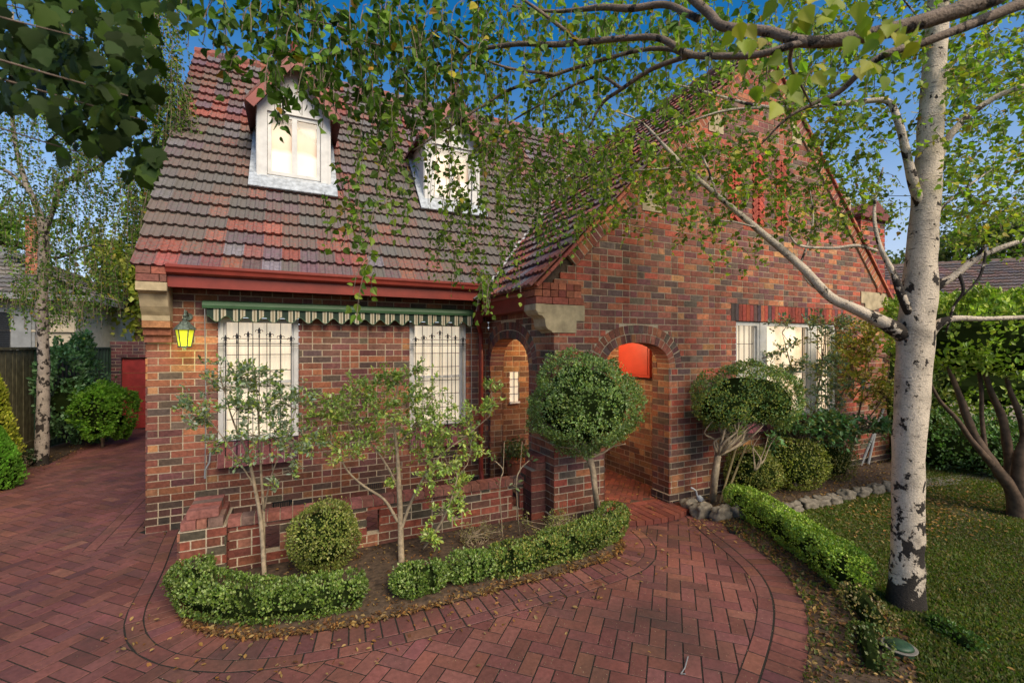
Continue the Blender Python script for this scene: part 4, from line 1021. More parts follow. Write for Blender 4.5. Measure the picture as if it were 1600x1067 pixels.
# ---- edging rocks
for i, p in enumerate(stp):
    mbk = MB(); rr = random.Random(i); a = .09 if i not in (1, 2) else .14
    h = .10 if i < 4 else .085; wd = [.10, .13, .17, .10, .13, .13, .13, .11, .09, .10, .13, .13, .15][i]
    vs = []; fs = []; nu, nv = 22, 14
    for a_ in range(nv+1):
        for b_ in range(nu):
            th = pi*a_/nv; ph = 2*pi*b_/nu; d = Vector((sin(th)*cos(ph), sin(th)*sin(ph), cos(th)))
            d = Vector([math.copysign(abs(c)**.55, c) for c in d])
            k = 1+.55*noise.noise(d*1.3+Vector((i*7.3, 0, 0)))+.22*noise.noise(d*4+Vector((i*3, 1, 0)))
            vs.append(p+Vector((d.x*wd*k, d.y*.085*k, .06+d.z*h*k)))
    for a_ in range(nv):
        for b_ in range(nu): fs.append((a_*nu+b_, a_*nu+(b_+1) % nu, (a_+1)*nu+(b_+1) % nu, (a_+1)*nu+b_))
    mbk.add(vs, fs)
    o = mbk.build('edging_rock', M['rock'], None, True, loc=(p.x, p.y, 0)); 
    lab = ['rough edging rock touching the porch landing', 'tall leaning edging rock just right of the porch landing', 'big squarish edging rock in front of the slanting mophead stem', 'brown squat edging rock between the squarish rock and the hedge end',
           'pale lumpy edging rock just behind the top end of the clipped hedge', 'small pointed pale edging rock second past the hedge end', 'long pale edging rock below the middle boxwood ball', 'flat edging rock wedged left of the round pale stone', 'round pale tilted edging rock right of the middle ball',
           'mossy edging rock just right of the round pale stone', 'dark edging rock, third from the birch trunk', 'dark low edging rock, next but one to the birch trunk', 'dark edging rock half hidden against the birch trunk'][i]
    tag(o, lab, 'rock', 'rocks edging the raised bed')
# drain grate
gt = thing('drain_grate', 'black slotted drain grate in the leaf litter beside the path', 'grate', (6.36, -3.02, 0))
S = MB(); c = Vector((6.36, -3.02, .012)); ax = Vector((.75, -.66, 0)); ay = Vector((.66, .75, 0))
for s in (-1, 1): S.obox(c+ay*s*.075, ax, ay, UP, (.15, .010, .012)); S.obox(c+ax*s*.145, ax, ay, UP, (.010, .07, .0118))
S.build('frame', M['black_iron'], gt)
S = MB()
for k in range(9): S.obox(c+ax*(k-4)*.032, ax, ay, UP, (.008, .066, .008))
S.build('bar', M['black_iron'], gt)
# ============================================================ PLANTS
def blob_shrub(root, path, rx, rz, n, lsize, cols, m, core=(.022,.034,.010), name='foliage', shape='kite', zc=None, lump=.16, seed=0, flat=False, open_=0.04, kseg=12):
    """clipped shrub: sweep of ellipses along path [(x,y,z)], leaves over its surface"""
    P = [Vector(p) for p in path]
    if len(P) > 1:
        sp = [Vector(q) for q in smooth_path([tuple(p) for p in P], 6)]
    else: sp = P
    ds = [0]
    for a, b in zip(sp[:-1], sp[1:]): ds.append(ds[-1]+(b-a).length)
    tot = ds[-1]
    pos = []; nr = []
    def pt(s, th, ph):
        # s along, th,ph direction
        if tot > 0:
            k = 0
            while k < len(ds)-2 and ds[k+1] < s: k += 1
            t = (s-ds[k])/(ds[k+1]-ds[k]+1e-9); c = sp[k].lerp(sp[k+1], min(1, max(0, t))); d = (sp[k+1]-sp[k]).normalized()
        else: c = sp[0]; d = Vector((1, 0, 0))
        return c, d
    core_mb = MB()
    def surf(s, v):
        c, d = pt(s, 0, 0)
        if tot > 0:
            side = Vector((-d.y, d.x, 0))
        e = 1 if not flat else .62
        q = Vector([math.copysign(abs(a)**e, a) for a in v])
        if tot > 0 and not (s < .02 or s > tot-.02):
            v2 = side*(v.dot(side)); v2.z = v.z
            if v2.length > 0: v2.normalize()
            if flat: 
                a_, b_ = v2.dot(side), v2.z
                v2 = side*math.copysign(abs(a_)**.6, a_)+UP*math.copysign(abs(b_)**.6, b_)
            q = v2
        p = c+Vector((q.x*rx, q.y*rx, q.z*rz))
        w = 1+lump*noise.noise(p*3.2+Vector((seed, 0, 0)))+lump*.5*noise.noise(p*9+Vector((seed, 5, 0)))
        return c+(p-c)*w, q
    rr = random.Random(seed+5)
    for i in range(n):
        v = Vector((rr.gauss(0, 1), rr.gauss(0, 1), rr.gauss(0, 1))).normalized()
        end = tot > 0 and rr.random() < 2*rx/(tot+2*rx)
        s = (0 if rr.random() < .5 else tot) if end else rr.uniform(0, tot)
        if end:
            c, d = pt(s, 0, 0); out = -1 if s == 0 else 1
            if v.dot(d)*out < 0: v = v-d*2*v.dot(d)
        p, q = surf(s, v)
        c, _ = pt(s, 0, 0)
        if tot > 0:
            if q.z < -.8: continue
            if q.z < 0: p = Vector((c.x+(p.x-c.x)*(1+.4*q.z), c.y+(p.y-c.y)*(1+.4*q.z), p.z))
        if open_ and noise.noise(p*7+Vector((0, seed, 9))) > .25-open_*.3 and rr.random() < .8: continue
        p = c+(p-c)*(1-abs(rr.gauss(0, .07)))
        if rr.random() < .05: p = p+(q if q.length > 0 else v).normalized()*rr.uniform(.01, .05)*min(1, rx/.25)
        if p.z < .025: continue
        pos.append(p); nr.append(q if q.length > 0 else v)
    n = len(pos); pos = np.array(pos); nr = np.array(nr)
    dirs = nr*.7+rdir(n)*.8+np.array([0, 0, .35]); nn = nr+rdir(n)*.5
    cc = pick(cols, n, .3)
    cl = np.array([noise.noise(Vector(p)*4) for p in pos])
    cc = cc*(1+.45*cl[:, None])
    # core
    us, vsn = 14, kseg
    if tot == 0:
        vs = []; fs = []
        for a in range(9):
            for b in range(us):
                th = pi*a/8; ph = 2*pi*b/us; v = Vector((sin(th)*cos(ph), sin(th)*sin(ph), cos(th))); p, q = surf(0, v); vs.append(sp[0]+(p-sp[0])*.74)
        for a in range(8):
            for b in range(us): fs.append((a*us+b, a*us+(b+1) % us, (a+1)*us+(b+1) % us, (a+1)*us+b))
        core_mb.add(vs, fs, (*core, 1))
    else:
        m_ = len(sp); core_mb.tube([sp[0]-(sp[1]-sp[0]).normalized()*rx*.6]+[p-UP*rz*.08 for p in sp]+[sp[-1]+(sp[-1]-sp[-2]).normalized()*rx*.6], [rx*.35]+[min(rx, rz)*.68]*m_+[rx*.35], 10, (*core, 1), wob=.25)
    return leaves(name, pos, dirs, nn, RG.uniform(.75, 1.25, n)*lsize, cc, m, root, shape, core_mb)
BOX = [(.125,.19,.03), (.085,.145,.025), (.16,.23,.04), (.24,.30,.10), (.06,.10,.02)]
BOXY = [(.24,.24,.045), (.17,.19,.04), (.29,.27,.07), (.10,.14,.03)]
def hedge(name, label, cat, path, rx, rz, n, cols=BOX, size=.024, group=None, **k):
    t = thing(name, label, cat, (path[0][0], path[0][1], 0), group)
    blob_shrub(t, path, rx, rz, n, size, cols, M['gloss_leaf'], **k)
    S = MB(); rr = random.Random(len(label))
    for i in range(5 if len(path) > 1 else 3):
        p = Vector(path[min(i, len(path)-1)]); S.tube([(p.x+rr.uniform(-.05, .05), p.y, 0), (p.x, p.y, p.z*.8)], .008, 5)
    S.build('stem', M['stem'], t); return t
hedge('box_hedge', 'low curved box hedge wrapping the end pier of the low brick wall', 'hedge', [(.76, -1.88, .17), (.86, -2.16, .16), (1.12, -2.41, .155), (1.45, -2.57, .15), (1.75, -2.64, .145), (1.96, -2.66, .145)], .165, .15, 19000, seed=1, lump=.32, flat=True)
GR = 'low box hedging along the path edge of the left bed'
hedge('box_hedge', 'rounded box clump at the left end of the path hedge, beside the bare soil gap', 'hedge', [(2.50, -2.70, .14), (2.66, -2.70, .14)], .175, .15, 5500, seed=2, lump=.3, group=GR)
hedge('box_hedge', 'second rounded box clump of the path hedge, right of the end clump', 'hedge', [(3.00, -2.72, .14), (3.12, -2.72, .14)], .17, .15, 5000, seed=3, lump=.3, group=GR)
hedge('box_hedge', 'long clipped box hedge running under the mophead shrub to the porch landing', 'hedge', [(3.40, -2.74, .14), (3.95, -2.73, .15), (4.45, -2.66, .17), (4.83, -2.52, .18), (4.98, -2.38, .18)], .16, .165, 19000, BOX+BOXY, seed=4, flat=True, group=GR)
hedge('box_hedge', 'bright clipped box hedge curving between the brick path and the lawn', 'hedge', [(6.85, -2.62, .17), (6.72, -3.0, .18), (6.52, -3.45, .18), (6.25, -3.95, .18), (6.05, -4.35, .17)], .17, .19, 24000, [(.26,.36,.04), (.20,.29,.035), (.33,.42,.07), (.13,.21,.03)], seed=5, flat=True)
hedge('box_plant', 'straggling yellowed box plant at the near end of the lawn hedge', 'shrub', [(5.85, -4.52, .09), (5.65, -4.72, .08)], .15, .12, 1100, [(.28,.21,.08), (.2,.16,.06), (.09,.11,.03)], seed=6, lump=.4)
hedge('box_plant', 'small dark green box plant sunk in the grass at the bottom right', 'shrub', [(6.08, -4.95, .05), (5.98, -5.14, .05)], .10, .07, 900, [(.07,.13,.02), (.05,.10,.02)], seed=7, lump=.4)
hedge('box_plant', 'sparse low green plant beside the mulch at the near edge of the lawn', 'shrub', [(5.42, -4.78, .06), (5.15, -4.95, .06)], .14, .08, 800, [(.06,.10,.02), (.10,.11,.03)], seed=8, lump=.5)
# clipped balls
def ball(label, c, rx, rz, n, cols, size=.022, seed=0, group=None, **k):
    return hedge('boxwood_ball', label, 'shrub', [c], rx, rz, n, cols, size, group, seed=seed, **k)
ball('clipped round boxwood ball in front of the low brick wall', (1.84, -1.93, .375), .32, .32, 9500, [(.16,.19,.035), (.11,.14,.03), (.21,.24,.05), (.28,.27,.08)], seed=11, lump=.17)
g = 'clipped balls along the gable wall'
ball('squarish boxwood ball nearest the porch under the mophead crown', (7.42, -2.36, .42), .36, .36, 6500, BOXY, .024, 12, g, lump=.18)
ball('larger yellow green ball in the middle of the row below the wide window', (8.32, -2.42, .45), .42, .40, 7000, [(.26,.28,.045), (.18,.20,.04), (.32,.30,.07), (.10,.13,.03)], .026, 13, g, lump=.2)
ball('small dull olive ball at the far end of the row below the wide window', (9.35, -2.30, .42), .38, .36, 5000, [(.15,.14,.04), (.20,.16,.05), (.10,.11,.03)], .024, 14, g, lump=.2)
# mophead standards
def stem_tree(root, polys, m, name='trunk'):
    S = MB()
    for pts in polys:
        q = smooth_path([(p[0][0], p[0][1], p[0][2], p[1]) for p in pts], 5)
        S.tube([p[:3] for p in q], [p[3] for p in q], 8, wob=.25)
    return S.build(name, m, root, smooth=True)
def twiggy(base, targets, r0, rr, wig=.06):
    out = []
    for t in targets:
        a = Vector(base); b = Vector(t); m1 = a.lerp(b, .35)+Vector((rr.uniform(-wig, wig), rr.uniform(-wig, wig), rr.uniform(-wig, wig)*.4)); m2 = a.lerp(b, .7)+Vector((rr.uniform(-wig, wig), rr.uniform(-wig, wig), rr.uniform(-wig, wig)*.4))
        out.append([(a, r0), (m1, r0*.75), (m2, r0*.5), (b, r0*.25)])
    return out
c = D(912, 632, 5.25); bs = G(936, 812)
t = thing('mophead_shrub', 'round clipped mophead shrub on a bare stem in front of the porch pier', 'shrub', (bs.x, bs.y, 0))
top = D(921, 716, 5.2)
rr = random.Random(3)
stem_tree(t, [[((bs.x, bs.y, 0), .042), (D(931, 775, 5.2), .034), (D(926, 735, 5.2), .034), (top, .040)]]+twiggy(top, [c+Vector((rr.uniform(-.5, .5), rr.uniform(-.35, .35), rr.uniform(-.5, .0))) for _ in range(16)], .018, rr), M['stem'])
blob_shrub(t, [c], .655, .56, 24000, .026, [(.14,.22,.06), (.09,.155,.045), (.18,.27,.07), (.25,.33,.14), (.20,.26,.05)], M['gloss_leaf'], name='crown', lump=.22, seed=21)
c = D(1163, 628, 6.15); bs = G(1113, 784, .04)
t = thing('mophead_shrub', 'lopsided mophead shrub on a slanting bare stem by the gable wall', 'shrub', (bs.x, bs.y, 0))
top = D(1122, 712, 6.05); rr = random.Random(4)
stem_tree(t, [[((bs.x, bs.y, 0), .05), (D(1116, 750, 6.0), .042), (top, .045)]]+twiggy(top, [c+Vector((rr.uniform(-.6, .6), rr.uniform(-.2, .2), rr.uniform(-.35, .1))) for _ in range(22)], .022, rr, .1)
   +twiggy(D(1180, 735, 6.15), [D(1190+rr.uniform(-20, 30), 680, 6.15) for _ in range(4)], .014, rr), M['stem'])
blob_shrub(t, [c+Vector((-.28, .1, -.02)), c+Vector((.05, -.0, .1)), c+Vector((.38, -.1, .02))], .40, .46, 17000, .028, [(.12,.21,.06), (.085,.16,.055), (.17,.25,.075), (.25,.26,.05), (.22,.24,.045)], M['gloss_leaf'], name='crown', lump=.28, seed=22)
# open leafy shrubs (stems plus clusters of leaves on real twigs)
def open_shrub(name, label, cat, base, stems, clusters, lsize, cols, bark, ml=None, grow=1.0, shape='oval', per=26, group=None, rb=.018, upb=.3, tw=.006):
    t = thing(name, label, cat, (base[0], base[1], 0), group)
    rr = random.Random(len(label)*3+1); B = MB()
    for pts in stems:
        q = smooth_path([(p[0][0], p[0][1], p[0][2], p[1]) for p in pts], 5)
        B.tube([p[:3] for p in q], [p[3] for p in q], 7, wob=.2)
    allp = [Vector(p[0]) for st in stems for p in st]
    pos = []; dr = []; 
    for (c, r_, k) in clusters:
        c = Vector(c); src = min(allp, key=lambda a: (a-c).length+max(0, a.z-c.z)*.5)
        B.tube([src, src.lerp(c, .5)+Vector((rr.uniform(-.04, .04), rr.uniform(-.04, .04), -.01)), c], [tw*1.6, tw*1.2, tw*.8], 5)
        for j in range(int(k*(2.3 if grow > 1 else 1))):
            d = Vector((rr.gauss(0, 1), rr.gauss(0, .8), rr.gauss(upb, .7))).normalized(); L_ = r_*grow*rr.uniform(.4, 1.15); e = c+d*L_; m_ = c.lerp(e, .5)+Vector((0, 0, rr.uniform(-.02, .02)))
            B.tube([c, m_, e], [tw*.7, tw*.5, tw*.25], 4)
            for q in range(per):
                f = rr.uniform(.25, 1.02)**.8; p = c.lerp(m_, f*2) if f < .5 else m_.lerp(e, f*2-1)
                p = p+Vector((rr.gauss(0, .016), rr.gauss(0, .016), rr.gauss(0, .016))); pos.append(p); v = d*.6+Vector((rr.gauss(0, .7), rr.gauss(0, .7), rr.gauss(.25, .6))); dr.append(v)
    B.build('stems', bark, t, smooth=True)
    n = len(pos); nn = rdir(n)*.6; nn[:, 2] += 1
    leaves('foliage', pos, dr, nn, RG.uniform(.6, 1.25, n)*lsize, pick(cols, n, .3), ml or M['gloss_leaf'], t, shape)
    return t
CAM1 = [(.10,.14,.05), (.13,.19,.06), (.07,.11,.04), (.17,.23,.10), (.20,.24,.13)]
# gardenia 1 (two thin stems, px 290-500)
f1 = 4.33
P1 = lambda x, y, d=0: D(x, y, f1+d)
b1 = G(414, 915, .03)
st1 = [[(b1, .022), (P1(408, 820), .019), (P1(398, 760), .016), (P1(385, 705), .012), (P1(365, 660), .008), (P1(350, 610), .004)],
       [(P1(412, 880, .02), .014), (P1(412, 800, .05), .013), (P1(408, 740, .05), .011), (P1(404, 660, .08), .008), (P1(400, 590, .1), .003)],
       [(P1(412, 800, .05), .009), (P1(425, 740, .0), .007), (P1(445, 690, -.05), .005), (P1(462, 640, -.1), .003)],
       [(P1(398, 760), .008), (P1(360, 700, -.1), .006), (P1(325, 655, -.1), .004), (P1(298, 635, -.12), .002)]]
cl1 = [(P1(x, y, d), r_, k) for x, y, d, r_, k in ((300,640,-.1,.12,5),(330,650,0,.12,5),(350,610,.1,.14,6),(375,590,0,.12,5),(400,600,.1,.13,6),(370,640,-.1,.14,7),(410,640,0,.15,7),(440,620,.1,.14,6),(462,630,-.1,.13,5),(395,680,-.15,.12,5),(430,675,0,.14,6),(465,690,.1,.13,5),(340,695,0,.10,3),(380,720,-.1,.10,3),(450,710,-.1,.12,4),(488,696,0,.09,3),(435,760,0,.07,1),(450,735,.0,.07,1),(345,575,.0,.10,2),(425,580,.0,.08,2))]
open_shrub('gardenia_shrub', 'thin twin stemmed leafy shrub in front of the window nearest the lantern', 'shrub', b1, st1, cl1, .047, [(.20,.25,.14), (.26,.31,.21), (.12,.17,.08), (.33,.38,.28), (.24,.34,.07), (.30,.34,.06)], M['stem'], per=19, tw=.0035, grow=1.75)
f2 = 4.72
P2 = lambda x, y, d=0: D(x, y, f2+d)
b2 = G(627, 880, .03)
st2 = [[(b2, .036), (P2(626, 830), .030), (P2(624, 770), .026), (P2(620, 700), .018), (P2(615, 650), .012), (P2(622, 600), .008)],
       [(P2(622, 815), .018), (P2(600, 780), .015), (P2(570, 760), .012), (P2(545, 738), .010), (P2(530, 710), .009), (P2(510, 660), .005)],
       [(P2(626, 830), .018), (P2(640, 790), .016), (P2(660, 750, -.1), .013), (P2(690, 710, -.1), .009), (P2(730, 680, -.1), .006), (P2(765, 650, -.1), .003)],
       [(P2(622, 760), .014), (P2(600, 720, .1), .011), (P2(570, 680, .1), .008), (P2(545, 640, .1), .004)],
       [(P2(620, 700), .014), (P2(650, 660), .010), (P2(680, 620), .005)],
       [(P2(660, 860, -.05), .014), (P2(690, 815, -.1), .012), (P2(705, 780, -.1), .008), (P2(715, 745, -.1), .005)]]
cl2 = [(P2(x, y, d), r_, k) for x, y, d, r_, k in ((500,655,0,.14,7),(525,630,.1,.15,8),(515,690,0,.14,7),(545,660,-.1,.16,9),(560,620,0,.15,8),(590,600,.1,.14,7),(620,600,0,.13,6),(600,645,-.1,.17,10),(635,635,0,.16,9),(665,620,.1,.15,7),(650,665,-.1,.16,8),(685,650,0,.15,7),(575,690,0,.16,8),(545,715,-.1,.13,5),(625,690,.1,.14,5),(670,700,0,.16,7),(700,680,-.1,.16,7),(735,665,0,.14,6),(755,640,0,.12,5),(768,612,0,.08,3),(700,725,-.1,.15,7),(670,745,-.15,.13,5),(735,705,0,.13,5),(720,760,0,.12,5),(690,800,-.1,.12,5),(715,790,0,.10,3),(672,845,-.1,.12,5),(610,560+30,.0,.1,3),(480,690,0,.08,3),(645,585,0,.1,4),(615,745,0,.09,2))]
open_shrub('gardenia_shrub', 'bushy spreading shrub with forked trunk between the two front windows', 'shrub', b2, st2, cl2, .045, [(.24,.34,.06), (.30,.40,.08), (.15,.22,.045), (.36,.44,.16), (.38,.40,.08)], M['stem'], per=19, tw=.0035, grow=1.75)
# small plants in the left bed
def lowplant(label, px, py, f, w, h, n, cols, size=.03, k=9, group=None):
    c = D(px, py, f); b = Vector((c.x, c.y, 0)); rr = random.Random(px)
    st = [[(b, .006), (b.lerp(Vector((c.x+rr.uniform(-w, w), c.y+rr.uniform(-.1, .1), h)), .5), .004), (Vector((c.x+rr.uniform(-w, w), c.y+rr.uniform(-.15, .15), h*rr.uniform(.7, 1.1))), .002)] for _ in range(k)]
    cl = [(s[-1][0], .09, 4) for s in st]+[(s[1][0], .08, 3) for s in st]
    return open_shrub('low_shrub', label, 'shrub', b, st, cl, size, cols, M['stem'], per=n, group=group, tw=.003)
lowplant('scrubby yellowish small leafed shrub in the bed left of the mophead', 745, 850, 4.95, .28, .22, 9, [(.16,.14,.05), (.12,.11,.04), (.2,.18,.07)], .02, 12)
lowplant('yellow green spreading shrub at the foot of the mophead stem', 862, 830, 5.1, .30, .26, 10, [(.20,.20,.05), (.15,.16,.04), (.24,.24,.08)], .024, 14)
for i, (px, lab) in enumerate(((786, 'bare spindly stem with few leaves nearest the brick pier'), (812, 'knobbly bare stem tied in front of the side arch'))):
    b = G(px, 850-i*8); S0 = D(px-5, 760, 4.95); S1 = D(px+(14 if i else -12), 720, 4.95); S2 = D(px+(4 if i else 2), 690, 4.95)
    open_shrub('spindly_plant', lab, 'plant', b, [[(b, .006), (S0, .006), (D(px, 735, 4.95), .007), (S1, .004)], [(D(px, 740, 4.95), .005), (S2, .003)]], [(S1, .05, 2), (D(px-8, 755, 4.95), .05, 2)], .06, [(.10,.15,.05)], M['stem'], per=2, tw=.003)
# pot by the arch
pt_ = thing('flower_pot', 'small terracotta pot with a leafy plant inside the side arch', 'pot', (4.62, -.5, .06))
S = MB(); c = Vector((4.72, -.28, 0)); S.tube([(c.x, c.y, z) for z in (.06, .2, .38, .40, .44)], [.10, .13, .15, .165, .165], 18); S.build('pot', M['terracotta'], pt_)
n = 260; p = np.array([c.x, c.y, .55])+RG.normal(size=(n, 3))*[.10, .10, .09]
leaves('foliage', p, rdir(n)+[0, 0, .4], rdir(n)+[0, 0, 1], .07, pick([(.06,.10,.03), (.09,.13,.05)], n), M['gloss_leaf'], pt_, 'oval')
# tall airy shrub in front of the wide window
f3 = 7.0
P3 = lambda x, y, d=0: D(x, y, f3+d)
b3 = Vector((P3(1262, 700).x, P3(1262, 700).y, .05))
GREY = [(.12,.18,.12), (.17,.22,.16), (.09,.13,.08), (.22,.26,.11), (.26,.22,.06)]
st3 = [[(b3, .03), (P3(1258, 700), .024), (P3(1250, 640), .016), (P3(1235, 570), .009), (P3(1222, 520), .003)], [(P3(1258, 700), .02), (P3(1275, 630), .013), (P3(1285, 560), .008), (P3(1290, 510), .003)],
       [(P3(1258, 690), .016), (P3(1300, 640), .011), (P3(1330, 590), .005)], [(P3(1250, 640), .01), (P3(1215, 590), .006), (P3(1190, 560), .003)]]
rr = random.Random(9)
cl3 = [(P3(rr.uniform(1195, 1335), rr.uniform(500, 690), rr.uniform(-.25, .2)), .20, 7) for _ in range(42)]+[(P3(rr.uniform(1235, 1320), rr.uniform(560, 690), rr.uniform(-.25, .2)), .20, 8) for _ in range(30)]
open_shrub('airy_shrub', 'tall airy grey green shrub in front of the wide gable window', 'shrub', b3, st3, cl3, .06, GREY, M['brownstem'], per=8, tw=.003)
b = Vector((P3(1320, 700, .4).x, P3(1320, 700, .4).y, .05)); rr = random.Random(19); P4 = lambda x, y, d=0: D(x, y, 7.5+d)
cl = [(P4(rr.uniform(1310, 1398), rr.uniform(500, 640), rr.uniform(-.3, .2)), .22, 8) for _ in range(46)]
open_shrub('golden_shrub', 'olive gold leafy shrub at the far corner of the gable wall', 'shrub', b, [[(b, .03), (P4(1335, 680), .02), (P4(1350, 600), .01), (P4(1355, 530), .004)], [(P4(1335, 680), .015), (P4(1380, 620), .008), (P4(1390, 560), .004)]], cl, .065, [(.27,.27,.045), (.34,.28,.05), (.20,.23,.04), (.42,.30,.06)], M['brownstem'], per=9)
P5 = lambda x, y, d=0: D(x, y, 6.75+d)
b = Vector((P5(1235, 700).x, P5(1235, 700).y, .05)); rr = random.Random(29)
cl = [(P5(rr.uniform(1205, 1380), 655+abs(rr.gauss(0, 20)), rr.uniform(-.15, .15)), .18, 8) for _ in range(40)]
open_shrub('leafy_shrub', 'spreading glossy leaved shrub low behind the boxwood balls', 'shrub', b, [[(b, .02), (P5(1250, 690), .014), (P5(1280, 660), .006)], [(P5(1250, 700), .012), (P5(1330, 670), .006)]], cl, .075, [(.10,.22,.08), (.15,.28,.11), (.08,.15,.05), (.20,.20,.05)], M['brownstem'], per=7)
# bamboo stakes, poles
for i, (a, b_, lab) in enumerate((((1123, 795), (1150, 700), 'left leaning cane of the little trellis behind the slanting stem'), ((1128, 796), (1166, 695), 'right leaning cane of the little trellis behind the slanting stem'))):
    pa = D(a[0], a[1], 6.2); pb = D(b_[0], b_[1], 6.35); pa.z = .02
    S = MB(); S.tube([pa, pb], .014, 6); o = S.build('garden_stake', M['bamboo'], None, loc=tuple(pa)); tag(o, lab, 'stake', 'canes tied together behind the mophead')
for i, (a, b_, lab) in enumerate((((1345, 720), (1380, 640), 'grey metal pole leaning highest in the dark corner by the birch'), ((1356, 728), (1372, 655), 'shorter grey pole standing in the dark corner by the birch'))):
    pa = D(a[0], a[1], 8.2); pb = D(b_[0], b_[1], 8.5)
    S = MB(); S.tube([(pa.x, pa.y, .05), pb], .022, 8); S.tube([pb, pb+Vector((0, 0, .02))], .024, 8); o = S.build('metal_pole', M['grey'], None, loc=(pa.x, pa.y, 0)); tag(o, lab, 'pole', 'poles leaning in the corner')
# little white spotlight in the bed
c = G(1090, 775, .12); sl = thing('garden_spotlight', 'small white garden spotlight on a bent neck at the foot of the gable wall', 'spotlight', (c.x, c.y, 0))
S = MB(); S.tube([(c.x, c.y, .02), (c.x, c.y, .10), (c.x-.03, c.y, .20), (c.x-.09, c.y, .24), (c.x-.12, c.y+.01, .25)], .012, 8); S.build('neck', M['plastic_white'], sl, smooth=True)
S = MB(); S.tube([(c.x+.0, c.y-.01, .13), (c.x+.01, c.y-.03, .09), (c.x+.02, c.y-.06, .06)], [.03, .045, .04], 12); S.build('head', M['plastic_white'], sl)
# green pop up sprinkler/lamp on lawn
c = G(1405, 1008, .07); ll = thing('lawn_lamp', 'low round green capped garden lamp sunk in the lawn in front of the birch', 'lamp', (c.x, c.y, 0))
S = MB(); S.tube([(c.x, c.y, z) for z in (.0, .05, .055)], [.085, .085, .06], 18); S.build('base', M['plastic_green'], ll)
S = MB(); S.tube([(c.x, c.y, z) for z in (.058, .066, .07)], [.10, .105, .10], 24); S.build('rim', M['concrete'], ll)
S = MB(); S.tube([(c.x, c.y, z) for z in (.071, .085, .095, .10)], [.085, .075, .05, .01], 24); S.build('cap', M['plastic_green'], ll, smooth=True)
# twig lying on path, curl
tw_ = MB(); a = [G(1075, 1025, .012), G(1072, 1036, .016), G(1070, 1043, .012), G(1064, 1052, .01), G(1071, 1052, .012)]; tw_.tube(a, .004, 6); o = tw_.build('fallen_twig', M['grey'], None, loc=tuple(a[0])); tag(o, 'small pale curled twig lying on the brick path', 'twig')
# ============================================================ TREES
def bark_tube(S, pts, n=10, dark=lambda p: .05, wob=.12, k=6):
    q = smooth_path([(p[0][0], p[0][1], p[0][2], p[1]) for p in pts], k)
    S.tube([p[:3] for p in q], [p[3] for p in q], n, wob=wob)
    v = S.v[-1]; c = S.c[-1]
    for i in range(len(v)):
        d = min(1, max(0, dark(v[i]))); c[i, :3] = d
GREEN = [(.125,.20,.028), (.09,.16,.022), (.16,.25,.035), (.07,.12,.018), (.18,.25,.04)]
LIGHT = [(.25,.33,.045), (.19,.26,.035), (.30,.37,.06), (.14,.20,.03), (.40,.37,.06)]
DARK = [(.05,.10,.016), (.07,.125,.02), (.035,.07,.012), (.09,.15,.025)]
def hang(root, specs, cols, m, shape='kite', name='crown', tname='twigs', seed=0, spread=.6, down=1.0, twr=.0022, spacing=.04, yellow=.04, tcol=None):
    rr = random.Random(seed); T = MB(); pos = []; dr = []; sz = []; sh = []
    for (px, py, rx, ry, f0, f1, nt_, ln, ls) in specs:
        for _ in range(nt_):
            while True:
                a, b = rr.uniform(-1, 1), rr.uniform(-1, 1)
                if a*a+b*b < 1: break
            s = D(px+a*rx, py+b*ry, rr.uniform(f0, f1)); h = Vector((rr.gauss(0, 1), rr.gauss(0, 1), 0)).normalized()*spread*rr.uniform(.3, 1.2)
            l = ln*rr.uniform(.5, 1.3); s = s+UP*l*.35*down; nn_ = max(3, int(l/spacing)); pts = []
            for i in range(nn_+1):
                t = i/nn_; pts.append(s+h*l*(t-.35*t*t)-UP*(l*down*t*t*.8)+Vector((rr.uniform(-.006, .006),)*3))
            T.tube(pts[::max(1, nn_//4)], [twr*1.2]+[twr]*(len(pts[::max(1, nn_//4)])-1), 3, cap=False)
            w = rr.uniform(.7, 1.25)
            for i in range(1, nn_+1):
                for _k in range(2 if rr.random() < .35 else 1):
                    d = Vector((rr.gauss(0, .6), rr.gauss(0, .6), -.55*down+rr.gauss(0, .4)))
                    pos.append(pts[i]+d.normalized()*.012); dr.append(d); sz.append(ls*rr.uniform(.6, 1.2)); sh.append(w)
    T.build(tname, M['darkstem'] if tcol is None else tcol, root)
    n = len(pos); cc = pick(cols, n, .25)*np.array(sh)[:, None]
    y = RG.random(n) < yellow; cc[y] = pick([(.32,.26,.03), (.24,.22,.03), (.30,.17,.03)], int(y.sum()))
    leaves(name, pos, dr, rdir(n), np.array(sz), cc, m, root, shape)
    return n
# ---- main birch on the lawn
mb_ = thing('birch_tree', 'white barked birch with a thick black flecked trunk standing in the lawn', 'tree', (6.24, -4.67, 0))
FB = 3.85
B_ = lambda x, y, d=0: D(x, y, FB+d)
rad = lambda w, f=FB: w/711*f/2*.73
S = MB()
def dk(p):
    z = p[2]; return max(0, 1.05-z/.13)+max(0, .52*(1-z/1.2))+.15
bark_tube(S, [(B_(1416, 985), rad(104)), (B_(1416, 955), rad(78)), (B_(1416, 925), rad(65)), (B_(1417, 885), rad(59)), (B_(1418, 840), rad(56)), (B_(1420, 700), rad(57)), (B_(1427, 590), rad(61)), (B_(1432, 500), rad(64)), (B_(1437, 445), rad(60)), (B_(1440, 400), rad(53)), (B_(1446, 320), rad(50)), (B_(1452, 230), rad(46)), (B_(1459, 120), rad(41)), (B_(1465, 20), rad(37)), (B_(1474, -150), rad(32)), (B_(1482, -350), rad(24)), (B_(1478, -600), rad(12))], 26, dk, .10, 9)
